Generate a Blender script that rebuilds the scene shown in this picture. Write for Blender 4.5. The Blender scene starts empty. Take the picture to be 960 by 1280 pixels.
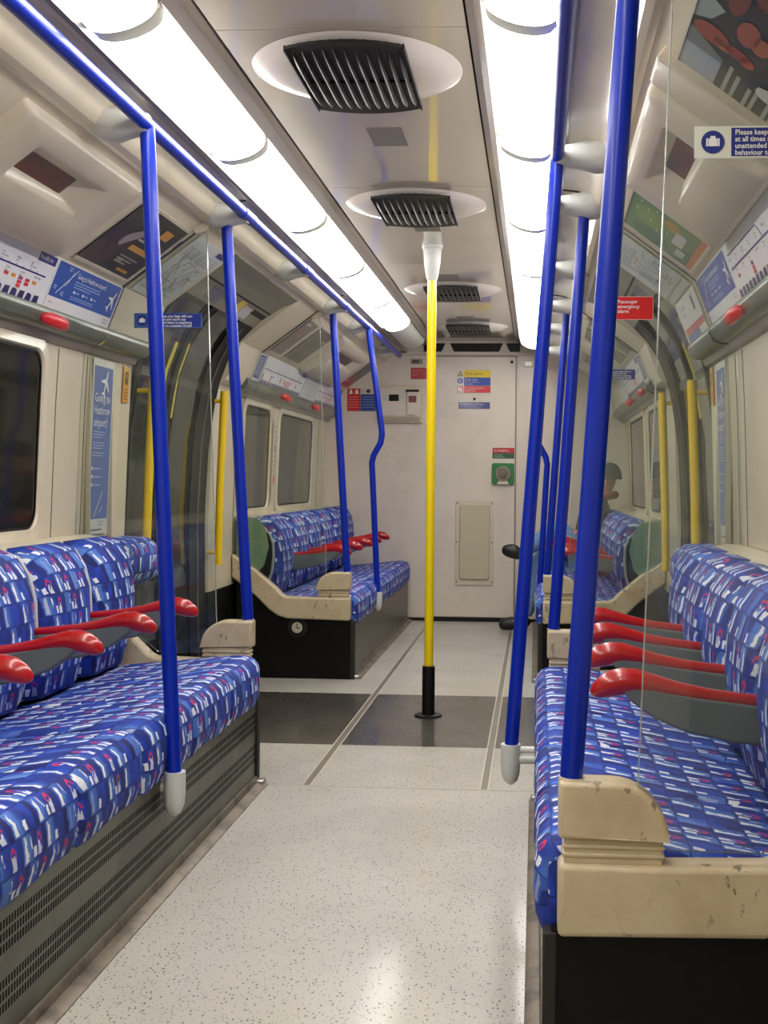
import bpy, bmesh, math, random
from mathutils import Vector, Matrix
random.seed(7)
SC = bpy.context.scene
COL = SC.collection

# ------------------------------------------------------------------ camera
F_PX = 1500.0
YAW = math.atan(98/1500)
cam_d = bpy.data.cameras.new('camera'); cam = bpy.data.objects.new('camera', cam_d); COL.objects.link(cam)
cam_d.sensor_fit = 'AUTO'; cam_d.sensor_width = 36.0; cam_d.lens = F_PX*36.0/1280.0
cam_d.shift_x = -(572-480)/1280.0; cam_d.shift_y = -40/1280.0
cam_d.clip_start = 0.02; cam_d.clip_end = 60
cam.matrix_world = Matrix.Translation((0.49, 0, 1.07)) @ Matrix.Rotation(YAW, 4, 'Z') @ Matrix.Rotation(math.pi/2, 4, 'X') @ Matrix.Rotation(0.009, 4, 'Z')
SC.camera = cam

# ------------------------------------------------------------------ world and exposure
w = bpy.data.worlds.new('world'); SC.world = w; w.use_nodes = True
w.node_tree.nodes['Background'].inputs[0].default_value = (0.02, 0.022, 0.025, 1)
w.node_tree.nodes['Background'].inputs[1].default_value = 0.5
vs = SC.view_settings
vs.view_transform = 'Standard'; vs.look = 'None'; vs.gamma = 1; vs.use_curve_mapping = False
vs.exposure = 1.2
LAMP_STRENGTH = 6.0

# ------------------------------------------------------------------ materials
def lin(c):
    r = []
    for v in c:
        v = v/255.0
        r.append(v/12.92 if v <= 0.04045 else ((v+0.055)/1.055)**2.4)
    return tuple(r)+(1.0,)

class NT:
    """small helper for writing node graphs"""
    def __init__(s, m):
        s.m = m; s.t = m.node_tree; s.n = s.t.nodes; s.l = s.t.links
    def node(s, typ, **k):
        n = s.n.new(typ)
        for a, b in k.items(): setattr(n, a, b)
        return n
    def put(s, sock, v):
        if isinstance(v, bpy.types.NodeSocket): s.l.new(v, sock)
        else: sock.default_value = v
    def math(s, op, a, b=0.0, c=0.0, clamp=False):
        n = s.node('ShaderNodeMath', operation=op, use_clamp=clamp)
        s.put(n.inputs[0], a); s.put(n.inputs[1], b); s.put(n.inputs[2], c)
        return n.outputs[0]
    def mix(s, f, a, b):
        n = s.node('ShaderNodeMix', data_type='RGBA')
        s.put(n.inputs[0], f); s.put(n.inputs[6], a); s.put(n.inputs[7], b)
        return n.outputs[2]
    def step(s, v, e0, e1):
        n = s.node('ShaderNodeMapRange', interpolation_type='SMOOTHSTEP')
        s.put(n.inputs[0], v); n.inputs[1].default_value = e0; n.inputs[2].default_value = e1
        return n.outputs[0]
    def band(s, v, lo, hi, soft=0.04):
        return s.math('MULTIPLY', s.step(v, lo, lo+soft), s.math('SUBTRACT', 1.0, s.step(v, hi-soft, hi)))
    def noise(s, vec, scale, detail=2.0, rough=0.5):
        n = s.node('ShaderNodeTexNoise'); n.inputs['Scale'].default_value = scale
        n.inputs['Detail'].default_value = detail; n.inputs['Roughness'].default_value = rough
        if vec is not None: s.l.new(vec, n.inputs['Vector'])
        return n.outputs['Fac']

def base_mat(name, col, rough=0.5, metal=0.0, coat=0.0, spec=0.5, dirt=0.0, dirt_col=None, dirt_scale=6.0, bump=0.0, bump_scale=200.0, emit=None):
    m = bpy.data.materials.new(name); m.use_nodes = True
    nt = NT(m); b = nt.n['Principled BSDF']
    b.inputs['Base Color'].default_value = lin(col)
    b.inputs['Roughness'].default_value = rough; b.inputs['Metallic'].default_value = metal
    b.inputs['Coat Weight'].default_value = coat; b.inputs['Coat Roughness'].default_value = 0.08
    b.inputs['Specular IOR Level'].default_value = spec
    tc = nt.node('ShaderNodeTexCoord')
    if dirt > 0:
        f = nt.noise(tc.outputs['Object'], dirt_scale, 5.0, 0.65)
        f = nt.step(f, 0.42, 0.72); f = nt.math('MULTIPLY', f, dirt)
        c = nt.mix(f, lin(col), lin(dirt_col or tuple(v*0.7 for v in col)))
        nt.l.new(c, b.inputs['Base Color'])
    else:
        f = nt.noise(tc.outputs['Object'], 4.0, 1.0)
        nt.l.new(nt.math('ADD', nt.math('MULTIPLY', f, 0.02), rough-0.01, clamp=True), b.inputs['Roughness'])
    if bump > 0:
        bn = nt.node('ShaderNodeBump'); bn.inputs['Strength'].default_value = bump; bn.inputs['Distance'].default_value = 0.002
        nt.l.new(nt.noise(tc.outputs['Object'], bump_scale, 3.0), bn.inputs['Height'])
        nt.l.new(bn.outputs[0], b.inputs['Normal'])
    return m

CREAM_RGB = (214, 203, 180)
M = {}
M['cream'] = base_mat('cream_laminate', CREAM_RGB, 0.32, coat=0.25, dirt=0.35, dirt_col=(176, 164, 138), dirt_scale=2.5)
M['cream_end'] = base_mat('end_wall_paint', (222, 211, 198), 0.4, coat=0.1, dirt=0.3, dirt_col=(186, 174, 158), dirt_scale=3)
M['cream_box'] = base_mat('cream_moulding', (212, 202, 182), 0.38, coat=0.2, dirt=0.25, dirt_col=(180, 168, 144), dirt_scale=4)
M['ceil'] = base_mat('ceiling_gloss', (182, 171, 156), 0.3, coat=1.0, dirt=0.3, dirt_col=(150, 142, 132), dirt_scale=2.0)
M['ceil'].node_tree.nodes['Principled BSDF'].inputs['Coat Roughness'].default_value = 0.05
M['vent_rim'] = base_mat('vent_dish', (216, 206, 200), 0.25, coat=0.7)
M['trimgrey'] = base_mat('ceiling_trim', (140, 128, 118), 0.35, coat=0.3)
M['alu'] = base_mat('brushed_aluminium', (170, 166, 162), 0.32, metal=0.85)
M['alu_dirty'] = base_mat('worn_aluminium', (122, 112, 98), 0.40, metal=0.4, dirt=0.9, dirt_col=(58, 50, 40), dirt_scale=9)
M['black'] = base_mat('black_rubber', (10, 10, 10), 0.5, spec=0.3)
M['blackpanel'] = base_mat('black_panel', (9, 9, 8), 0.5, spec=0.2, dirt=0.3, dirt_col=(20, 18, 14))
M['dark'] = base_mat('dark_grille', (14, 14, 13), 0.4, coat=0.05, spec=0.25)
M['blue'] = base_mat('blue_pole_coating', (2, 38, 160), 0.30, coat=0.12, spec=0.35)
M['yellow'] = base_mat('yellow_pole_coating', (238, 208, 10), 0.3, coat=0.4)
M['yellow_dirty'] = base_mat('yellow_handle', (240, 200, 12), 0.35, coat=0.3, dirt=0.2, dirt_col=(214, 164, 24))
M['bracket'] = base_mat('grey_moulding', (204, 205, 200), 0.4, coat=0.2)
M['red'] = base_mat('red_armrest', (170, 3, 11), 0.28, coat=0.5)
M['redknob'] = base_mat('red_knob', (214, 34, 46), 0.35, coat=0.3)
M['armgrey'] = base_mat('grey_armrest_body', (98, 104, 102), 0.55, bump=0.1)
M['bar'] = base_mat('green_grey_bar', (92, 100, 90), 0.3, coat=0.4, dirt=0.6, dirt_col=(72, 74, 64), dirt_scale=5)
M['greenpanel'] = base_mat('green_end_panel', (146, 184, 148), 0.4, coat=0.2)
M['winglass'] = base_mat('dark_window_glass', (26, 27, 22), 0.06, spec=0.6)
M['winframe'] = base_mat('window_frame', (220, 208, 186), 0.35, coat=0.3, dirt=0.3, dirt_col=(178, 164, 140))
M['doorgrey'] = base_mat('door_panel', (74, 76, 68), 0.35, dirt=0.5, dirt_col=(44, 44, 38))
M['tunnel'] = base_mat('tunnel_black', (8, 8, 8), 0.9)
M['seam'] = base_mat('dark_joint', (30, 26, 22), 0.7)
M['piping'] = base_mat('pale_edge_piping', (196, 196, 200), 0.5)
M['led'] = base_mat('led_panel', (96, 16, 10), 0.35, coat=0.4, dirt=0.8, dirt_col=(20, 6, 5), dirt_scale=30)

def cream_worn():
    m = base_mat('worn_cream_end_cap', (198, 182, 150), 0.42, coat=0.1, dirt=0.5, dirt_col=(160, 140, 106), dirt_scale=7, bump=0.15, bump_scale=60)
    nt = NT(m); b = nt.n['Principled BSDF']
    old = b.inputs['Base Color'].links[0].from_socket
    tc = nt.node('ShaderNodeTexCoord')
    mp = nt.node('ShaderNodeMapping'); mp.inputs['Scale'].default_value = (1.0, 1.0, 0.6); mp.inputs['Rotation'].default_value = (0.3, 0.5, 0.2)
    nt.l.new(tc.outputs['Object'], mp.inputs['Vector'])
    n1 = nt.noise(mp.outputs[0], 34.0, 6.0, 0.7)
    n2 = nt.noise(tc.outputs['Object'], 6.0, 2.0)
    f = nt.math('MULTIPLY', nt.step(n1, 0.595, 0.63), nt.step(n2, 0.40, 0.55))
    nt.l.new(nt.mix(nt.math('MULTIPLY', f, 0.8), old, lin((92, 78, 60))), b.inputs['Base Color'])
    return m
M['worn'] = cream_worn()

def speckle(name, c0, c1, chip, chip2, amount, rough, coat):
    m = bpy.data.materials.new(name); m.use_nodes = True
    nt = NT(m); b = nt.n['Principled BSDF']; tc = nt.node('ShaderNodeTexCoord')
    obj = tc.outputs['Object']
    big = nt.step(nt.noise(obj, 1.7, 5.0, 0.6), 0.35, 0.7)
    col = nt.mix(big, lin(c0), lin(c1))
    for sc, chipc, th in ((105.0, chip, 0.20), (170.0, chip2, 0.23)):
        v = nt.node('ShaderNodeTexVoronoi'); v.inputs['Scale'].default_value = sc
        mp = nt.node('ShaderNodeMapping'); mp.inputs['Scale'].default_value = (1.0, 0.55, 1.0); mp.inputs['Rotation'].default_value = (0, 0, sc)
        nt.l.new(obj, mp.inputs[0]); nt.l.new(mp.outputs[0], v.inputs['Vector'])
        sep = nt.node('ShaderNodeSeparateColor'); nt.l.new(v.outputs['Color'], sep.inputs[0])
        pick = nt.math('GREATER_THAN', sep.outputs[0], 1.0-amount)
        spot = nt.math('SUBTRACT', 1.0, nt.step(v.outputs['Distance'], th, th+0.08))
        col = nt.mix(nt.math('MULTIPLY', nt.math('MULTIPLY', pick, spot), 0.85), col, lin(chipc))
    nt.l.new(col, b.inputs['Base Color'])
    b.inputs['Coat Weight'].default_value = coat; b.inputs['Coat Roughness'].default_value = 0.12
    r = nt.math('ADD', nt.math('MULTIPLY', nt.noise(obj, 5.0, 4.0), 0.2), rough-0.1)
    nt.l.new(r, b.inputs['Roughness'])
    return m
M['floor'] = speckle('light_speckled_vinyl', (184, 180, 171), (168, 164, 155), (70, 74, 66), (112, 104, 94), 0.46, 0.40, 0.22)
M['floor_dark'] = speckle('dark_speckled_vinyl', (70, 67, 61), (54, 50, 45), (158, 152, 138), (104, 92, 72), 0.3, 0.3, 0.5)

def fabric(name, cw=0.112, ch=0.060):
    m = bpy.data.materials.new(name); m.use_nodes = True
    nt = NT(m); b = nt.n['Principled BSDF']
    uv = nt.node('ShaderNodeUVMap')
    sp = nt.node('ShaderNodeSeparateXYZ'); nt.l.new(uv.outputs[0], sp.inputs[0])
    # wobble so strokes look brushed
    nz = nt.math('SUBTRACT', nt.noise(uv.outputs[0], 42.0, 2.0), 0.5)
    U = nt.math('DIVIDE', nt.math('ADD', sp.outputs[0], nt.math('MULTIPLY', nz, 0.012)), cw)
    V = nt.math('DIVIDE', nt.math('ADD', sp.outputs[1], nt.math('MULTIPLY', nz, 0.006)), ch)
    row = nt.math('FLOOR', V)
    fv = nt.math('FRACT', V)
    U2 = nt.math('ADD', nt.math('ADD', U, nt.math('MULTIPLY', row, 0.37)), nt.math('MULTIPLY', fv, 0.16))
    colm = nt.math('FLOOR', U2); fu = nt.math('FRACT', U2)
    cb = nt.node('ShaderNodeCombineXYZ'); nt.l.new(colm, cb.inputs[0]); nt.l.new(row, cb.inputs[1])
    wn = nt.node('ShaderNodeTexWhiteNoise'); nt.l.new(cb.outputs[0], wn.inputs['Vector'])
    sc = nt.node('ShaderNodeSeparateColor'); nt.l.new(wn.outputs['Color'], sc.inputs[0])
    r1, r2, r3 = sc.outputs
    navy, royal, sky, white, red = lin((11, 19, 88)), lin((22, 62, 178)), lin((84, 132, 212)), lin((226, 230, 238)), lin((204, 34, 74))
    c = nt.mix(nt.math('ADD', 0.45, nt.math('MULTIPLY', nt.step(nt.noise(uv.outputs[0], 14.0, 2.0), 0.35, 0.6), 0.55)), navy, royal)
    c = nt.mix(nt.math('MULTIPLY', nt.band(fu, -0.2, 0.50, 0.30), nt.math('ADD', 0.25, nt.math('MULTIPLY', r2, 0.55))), c, sky)
    # navy ground toward one side of each block
    c = nt.mix(nt.math('MULTIPLY', nt.band(fu, 0.78, 1.1, 0.06), nt.math('ADD', 0.35, nt.math('MULTIPLY', r2, 0.55))), c, navy)
    c = nt.mix(nt.math('MULTIPLY', nt.math('MULTIPLY', nt.band(fu, 0.30, 0.62, 0.05), nt.band(fv, 0.5, 1.1, 0.08)), nt.math('MULTIPLY', r3, 0.7)), c, navy)
    mpn = nt.node('ShaderNodeMapping'); mpn.inputs['Scale'].default_value = (240, 34, 1); nt.l.new(uv.outputs[0], mpn.inputs[0])
    streak = nt.step(nt.noise(mpn.outputs[0], 1.0, 2.0), 0.36, 0.60)
    # broad pale stroke with a ragged top, one per block
    top = nt.math('ADD', 0.72, nt.math('MULTIPLY', streak, 0.24))
    lo = nt.math('LESS_THAN', fv, top)
    fs = nt.math('ADD', fu, nt.math('MULTIPLY', nt.math('MULTIPLY', nt.math('SUBTRACT', fu, 0.12), fv), 0.9))
    s1 = nt.math('MULTIPLY', nt.band(fs, 0.04, 0.20, 0.015), nt.math('MULTIPLY', lo, nt.step(fv, 0.08, 0.13)))
    c = nt.mix(nt.math('MULTIPLY', s1, nt.step(r3, 0.10, 0.35)), c, white)
    # thin sky and white strokes
    s3 = nt.math('MULTIPLY', nt.band(fu, 0.22, 0.27, 0.015), nt.band(fv, 0.1, 0.62, 0.05))
    c = nt.mix(nt.math('MULTIPLY', s3, 0.85), c, sky)
    s2 = nt.math('MULTIPLY', nt.band(fu, 0.40, 0.52, 0.012), nt.band(fv, 0.10, 0.48, 0.03))
    c = nt.mix(nt.math('MULTIPLY', s2, nt.step(r2, 0.25, 0.3)), c, white)
    s4 = nt.math('MULTIPLY', nt.band(fu, 0.30, 0.36, 0.012), nt.band(fv, 0.42, 0.90, 0.03))
    c = nt.mix(nt.math('MULTIPLY', s4, nt.math('MULTIPLY', streak, nt.step(r1, 0.5, 0.6))), c, white)
    # red arch over small pale strokes
    dx = nt.math('DIVIDE', nt.math('SUBTRACT', fu, 0.66), 0.105); dy = nt.math('DIVIDE', nt.math('SUBTRACT', fv, 0.52), 0.36)
    d = nt.math('SQRT', nt.math('ADD', nt.math('MULTIPLY', dx, dx), nt.math('MULTIPLY', dy, dy)))
    arch = nt.math('MULTIPLY', nt.band(d, 0.58, 1.02, 0.08), nt.step(fv, 0.50, 0.55))
    has = nt.step(r1, 0.42, 0.45)
    c = nt.mix(nt.math('MULTIPLY', nt.math('MULTIPLY', arch, has), 0.9), c, red)
    s5 = nt.math('MULTIPLY', nt.band(fu, 0.58, 0.73, 0.01), nt.math('MULTIPLY', nt.math('LESS_THAN', fv, nt.math('ADD', 0.25, nt.math('MULTIPLY', streak, 0.35))), nt.step(fv, 0.08, 0.12)))
    c = nt.mix(nt.math('MULTIPLY', nt.math('MULTIPLY', s5, has), 0.85), c, white)
    # woven line between rows
    c = nt.mix(nt.math('MULTIPLY', nt.band(fv, -0.05, 0.055, 0.02), 0.85), c, navy)
    nt.l.new(c, b.inputs['Base Color'])
    b.inputs['Roughness'].default_value = 0.75
    b.inputs['Sheen Weight'].default_value = 0.0
    bn = nt.node('ShaderNodeBump'); bn.inputs['Strength'].default_value = 0.25; bn.inputs['Distance'].default_value = 0.002
    nt.l.new(nt.noise(uv.outputs[0], 900.0, 1.0), bn.inputs['Height']); nt.l.new(bn.outputs[0], b.inputs['Normal'])
    return m
M['fabric'] = fabric('blue_moquette')

def vent_base():
    # pressed steel plinth with two groups of three slotted rows
    m = bpy.data.materials.new('slotted_plinth'); m.use_nodes = True
    nt = NT(m); b = nt.n['Principled BSDF']; tc = nt.node('ShaderNodeTexCoord')
    sp = nt.node('ShaderNodeSeparateXYZ'); nt.l.new(tc.outputs['Object'], sp.inputs[0])
    y, z = sp.outputs[1], sp.outputs[2]
    groups = None
    for z0 in (0.082, 0.192):
        k = nt.math('DIVIDE', nt.math('SUBTRACT', z, z0), 0.0225)
        fr = nt.math('FRACT', k)
        g = nt.math('MULTIPLY', nt.band(k, 0.0, 3.0, 0.02), nt.math('MULTIPLY', nt.step(fr, 0.10, 0.16), nt.math('SUBTRACT', 1.0, nt.step(fr, 0.84, 0.9))))
        groups = g if groups is None else nt.math('MAXIMUM', groups, g)
    fy = nt.math('FRACT', nt.math('DIVIDE', y, 0.012))
    slot = nt.math('MULTIPLY', groups, nt.band(fy, 0.10, 0.80, 0.06))
    ends = nt.math('MULTIPLY', nt.step(y, -9.0, -8.9), 1.0)
    n = nt.step(nt.noise(tc.outputs['Object'], 5.0, 5.0), 0.4, 0.7)
    c = nt.mix(n, lin((84, 85, 72)), lin((56, 54, 43)))
    c = nt.mix(slot, c, lin((8, 7, 6)))
    nt.l.new(c, b.inputs['Base Color'])
    b.inputs['Roughness'].default_value = 0.35; b.inputs['Metallic'].default_value = 0.2
    nt.l.new(nt.math('SUBTRACT', 0.5, nt.math('MULTIPLY', slot, 0.5)), b.inputs['Specular IOR Level'])
    return m
M['plinth'] = vent_base()
M['plinth_plain'] = base_mat('plain_plinth', (74, 68, 57), 0.35, metal=0.2, dirt=0.7, dirt_col=(44, 40, 32), dirt_scale=5)

def screen_glass():
    m = bpy.data.materials.new('smudged_safety_glass'); m.use_nodes = True
    nt = NT(m); nt.n.remove(nt.n['Principled BSDF']); out = nt.n['Material Output']
    tc = nt.node('ShaderNodeTexCoord')
    tr = nt.node('ShaderNodeBsdfTransparent'); tr.inputs[0].default_value = (0.945, 0.965, 0.945, 1)
    gl = nt.node('ShaderNodeBsdfGlossy'); gl.inputs[0].default_value = (1, 1, 1, 1); gl.inputs['Roughness'].default_value = 0.04
    df = nt.node('ShaderNodeBsdfDiffuse'); df.inputs[0].default_value = lin((196, 208, 196))
    fr = nt.node('ShaderNodeFresnel'); fr.inputs[0].default_value = 1.5
    a = nt.node('ShaderNodeMixShader'); nt.l.new(fr.outputs[0], a.inputs[0]); nt.l.new(tr.outputs[0], a.inputs[1]); nt.l.new(gl.outputs[0], a.inputs[2])
    f = nt.step(nt.noise(tc.outputs['Object'], 3.5, 5.0, 0.7), 0.4, 0.8)
    f = nt.math('ADD', nt.math('MULTIPLY', f, 0.05), 0.012)
    b = nt.node('ShaderNodeMixShader'); nt.l.new(f, b.inputs[0]); nt.l.new(a.outputs[0], b.inputs[1]); nt.l.new(df.outputs[0], b.inputs[2])
    nt.l.new(b.outputs[0], out.inputs[0])
    return m
M['glass'] = screen_glass()
M['glassedge'] = base_mat('pale_glass_edge', (150, 160, 150), 0.2, coat=0.5)

def lamp_mat():
    m = bpy.data.materials.new('lit_diffuser'); m.use_nodes = True
    nt = NT(m); b = nt.n['Principled BSDF']
    b.inputs['Base Color'].default_value = (0.85, 0.85, 0.82, 1); b.inputs['Roughness'].default_value = 0.3
    b.inputs['Emission Color'].default_value = (1.0, 0.965, 0.895, 1); b.inputs['Emission Strength'].default_value = LAMP_STRENGTH
    return m
M['lamp'] = lamp_mat()
M['lampend'] = base_mat('diffuser_end', (226, 228, 216), 0.3, coat=0.2)

PAL = {}
def flat(rgb, rough=0.35, coat=0.3):
    k = tuple(rgb)
    if k not in PAL: PAL[k] = base_mat('print_%02x%02x%02x' % k, rgb, rough, coat=coat)
    return PAL[k]

# ------------------------------------------------------------------ mesh helpers
CX = 0.02                                  # centre line of the car
def X(s, x): return CX + s*x

class MB:
    def __init__(s): s.v = []; s.f = []; s.mi = []; s.uv = {}; s.mats = []
    def mat(s, m):
        if m not in s.mats: s.mats.append(m)
        return s.mats.index(m)
    def face(s, pts, mi=0, uvs=None):
        i = len(s.v); s.v += [tuple(p) for p in pts]
        s.f.append(tuple(range(i, i+len(pts)))); s.mi.append(mi)
        if uvs: s.uv[len(s.f)-1] = uvs
    def box(s, p0, p1, mi=0):
        x0, y0, z0 = p0; x1, y1, z1 = p1; i = len(s.v)
        s.v += [(x0,y0,z0),(x1,y0,z0),(x1,y1,z0),(x0,y1,z0),(x0,y0,z1),(x1,y0,z1),(x1,y1,z1),(x0,y1,z1)]
        for q in ((0,3,2,1),(4,5,6,7),(0,1,5,4),(1,2,6,5),(2,3,7,6),(3,0,4,7)):
            s.f.append(tuple(i+k for k in q)); s.mi.append(mi)
    def grid(s, rows, close_u=False, close_v=False, caps=False, mi=0, uvs=None):
        """rows: list of point lists. close_v closes each row into a loop."""
        i = len(s.v); n = len(rows); k = len(rows[0])
        for r in rows: s.v += [tuple(p) for p in r]
        for a in range(n if close_u else n-1):
            for b in range(k if close_v else k-1):
                a2 = (a+1) % n; b2 = (b+1) % k
                s.f.append((i+a*k+b, i+a2*k+b, i+a2*k+b2, i+a*k+b2)); s.mi.append(mi)
                if uvs:
                    vb2 = b+1
                    s.uv[len(s.f)-1] = (uvs(a, b), uvs(a+1, b), uvs(a+1, vb2), uvs(a, vb2))
        if caps and close_v:
            s.f.append(tuple(i+b for b in range(k))); s.mi.append(mi)
            s.f.append(tuple(i+(n-1)*k+b for b in reversed(range(k)))); s.mi.append(mi)
    def tube(s, pts, r, seg=16, mi=0, caps=True):
        pts = [Vector(p) for p in pts]; rs = r if isinstance(r, (list, tuple)) else [r]*len(pts)
        rows = []; up = None
        for j, p in enumerate(pts):
            d = (pts[min(j+1, len(pts)-1)] - pts[max(j-1, 0)]).normalized()
            if up is None:
                up = Vector((0,0,1)) if abs(d.z) < 0.9 else Vector((0,1,0))
            a = (up - d*up.dot(d)).normalized(); b = d.cross(a); up = a
            rows.append([p + (a*math.cos(t)+b*math.sin(t))*rs[j] for t in [2*math.pi*q/seg for q in range(seg)]])
        s.grid(rows, close_v=True, caps=caps, mi=mi)
    def prism(s, poly, a0, a1, axis='y', mi=0, side=None):
        """poly in (x,z) for axis y, (y,z) for axis x, (x,y) for axis z"""
        def mk(p, a):
            if axis == 'y': return (p[0], a, p[1])
            if axis == 'x': return (a, p[0], p[1])
            return (p[0], p[1], a)
        i = len(s.v); n = len(poly)
        s.v += [mk(p, a0) for p in poly] + [mk(p, a1) for p in poly]
        s.f.append(tuple(range(i, i+n))); s.mi.append(mi)
        s.f.append(tuple(range(i+2*n-1, i+n-1, -1))); s.mi.append(mi)
        for k in range(n):
            k2 = (k+1) % n
            s.f.append((i+k, i+n+k, i+n+k2, i+k2)); s.mi.append(side if side is not None else mi)
    def ball(s, c, r, mi=0, nu=12, nv=8):
        rx, ry, rz = r if isinstance(r, (tuple, list)) else (r, r, r)
        rows = []
        for a in range(nv+1):
            t = math.pi*a/nv
            rr = max(math.sin(t), 0.001)
            rows.append([(c[0]+rx*rr*math.cos(2*math.pi*b/nu), c[1]+ry*rr*math.sin(2*math.pi*b/nu), c[2]+rz*math.cos(t)) for b in range(nu)])
        s.grid(rows, close_v=True, caps=True, mi=mi)
    def build(s, name, mat=None, parent=None, smooth=True, bevel=0.0, angle=35, origin=None, recalc=True, seg=2):
        me = bpy.data.meshes.new(name)
        org = Vector(origin) if origin is not None else Vector((0,0,0))
        if origin is None and s.v and parent is None:
            xs = [v[0] for v in s.v]; ys = [v[1] for v in s.v]; zs = [v[2] for v in s.v]
            org = Vector(((min(xs)+max(xs))/2, (min(ys)+max(ys))/2, min(zs)))
        if s.noorg: org = Vector((0,0,0))
        me.from_pydata([tuple(Vector(v)-org) for v in s.v], [], s.f)
        mats = s.mats if s.mats else [mat]
        for m in mats: me.materials.append(m)
        if s.mats:
            for p, k in zip(me.polygons, s.mi): p.material_index = k
        if s.uv:
            ul = me.uv_layers.new(name='UVMap')
            for p in me.polygons:
                u = s.uv.get(p.index)
                if u:
                    for li, c in zip(p.loop_indices, u): ul.data[li].uv = c
                else:
                    for li in p.loop_indices:
                        co = s.v[me.loops[li].vertex_index]; ul.data[li].uv = (co[0], co[2]+0.3)
        if recalc:
            bm = bmesh.new(); bm.from_mesh(me)
            bmesh.ops.recalc_face_normals(bm, faces=bm.faces); bm.to_mesh(me); bm.free()
        me.update()
        o = bpy.data.objects.new(name, me); COL.objects.link(o)
        if parent is not None:
            o.parent = parent
            o.location = org - Vector(world_loc(parent))
        else: o.location = org
        if smooth:
            for p in me.polygons: p.use_smooth = True
            try: me.set_sharp_from_angle(angle=math.radians(angle))
            except Exception: pass
        if bevel > 0:
            b = o.modifiers.new('bevel', 'BEVEL'); b.width = bevel; b.segments = seg; b.limit_method = 'ANGLE'; b.angle_limit = math.radians(40)
            b.harden_normals = False
        return o
    noorg = False

def world_loc(o):
    v = Vector(o.location)
    while o.parent is not None:
        o = o.parent; v = v + Vector(o.location)
    return v

def thing(name, label, cat, loc=(0,0,0), group=None):
    o = bpy.data.objects.new(name, None); COL.objects.link(o); o.location = loc
    o.empty_display_size = 0.1
    return tag(o, label, cat, group)
def tag(o, label=None, cat=None, group=None, kind=None):
    if label: o['label'] = label
    if cat: o['category'] = cat
    if group: o['group'] = group
    if kind: o['kind'] = kind
    return o
def struct(o, label=None): return tag(o, label=label, kind='structure')

def text_mesh(txt, size, spacing=1.0, align='LEFT', bold=0.0):
    cu = bpy.data.curves.new('t', 'FONT'); cu.body = txt; cu.size = size; cu.align_x = align
    cu.resolution_u = 2; cu.space_line = 0.95; cu.space_character = spacing; cu.offset = bold
    ob = bpy.data.objects.new('t', cu); COL.objects.link(ob)
    dg = bpy.context.evaluated_depsgraph_get(); dg.update()
    me = bpy.data.meshes.new_from_object(ob.evaluated_get(dg))
    vs_ = [v.co.copy() for v in me.vertices]; fs = [tuple(p.vertices) for p in me.polygons]
    bpy.data.objects.remove(ob); bpy.data.curves.remove(cu); bpy.data.meshes.remove(me)
    return vs_, fs

class Board:
    """a printed panel: a thin slab with raised printed shapes, in its own (u,v) metres"""
    def __init__(s, O, U, V, w, h, base, thick=0.003, N=None):
        s.O = Vector(O); s.U = Vector(U).normalized(); s.V = Vector(V).normalized(); s.w = w; s.h = h
        s.N = Vector(N).normalized() if N is not None else s.U.cross(s.V).normalized()
        s.mb = MB(); s.t = thick; s.lay = thick+0.0006
        k = s.mb.mat(flat(base)); s.slab(0, 0, w, h, 0, thick, k)
    def pt(s, u, v, n): return s.O + s.U*u + s.V*v + s.N*n
    def slab(s, u0, v0, u1, v1, n0, n1, k):
        P_ = [s.pt(u0,v0,n0), s.pt(u1,v0,n0), s.pt(u1,v1,n0), s.pt(u0,v1,n0), s.pt(u0,v0,n1), s.pt(u1,v0,n1), s.pt(u1,v1,n1), s.pt(u0,v1,n1)]
        i = len(s.mb.v); s.mb.v += [tuple(p) for p in P_]
        for q in ((0,3,2,1),(4,5,6,7),(0,1,5,4),(1,2,6,5),(2,3,7,6),(3,0,4,7)):
            s.mb.f.append(tuple(i+a for a in q)); s.mb.mi.append(k)
    def rect(s, u0, v0, u1, v1, rgb, up=1):
        n = s.t + 0.0005*up; k = s.mb.mat(flat(rgb))
        s.mb.face([s.pt(u0,v0,n), s.pt(u1,v0,n), s.pt(u1,v1,n), s.pt(u0,v1,n)], k)
    def poly(s, pts, rgb, up=2):
        n = s.t + 0.0005*up; k = s.mb.mat(flat(rgb)); s.mb.face([s.pt(a,b,n) for a, b in pts], k)
    def disc(s, u, v, r, rgb, up=2, seg=20, rv=None):
        s.poly([(u+r*math.cos(2*math.pi*i/seg), v+(rv or r)*math.sin(2*math.pi*i/seg)) for i in range(seg)], rgb, up)
    def line(s, a, b, wd, rgb, up=2):
        a = Vector((a[0], a[1])); b = Vector((b[0], b[1])); d = (b-a).normalized(); p = Vector((-d.y, d.x))*wd/2
        s.poly([tuple(a-p), tuple(b-p), tuple(b+p), tuple(a+p)], rgb, up)
    def text(s, txt, u, v, size, rgb, up=3, align='LEFT', sx=1.0, rot=0.0, bold=0.0):
        vs_, fs = text_mesh(txt, size, align=align, bold=bold); k = s.mb.mat(flat(rgb)); i = len(s.mb.v); n = s.t+0.0005*up
        c, sn = math.cos(rot), math.sin(rot)
        for q in vs_:
            a, b = q.x*sx, q.y
            s.mb.v.append(tuple(s.pt(u+a*c-b*sn, v+a*sn+b*c, n)))
        for f in fs: s.mb.f.append(tuple(i+a for a in f)); s.mb.mi.append(k)
    def build(s, name, parent=None):
        return s.mb.build(name, parent=parent, smooth=False, recalc=False)

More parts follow.
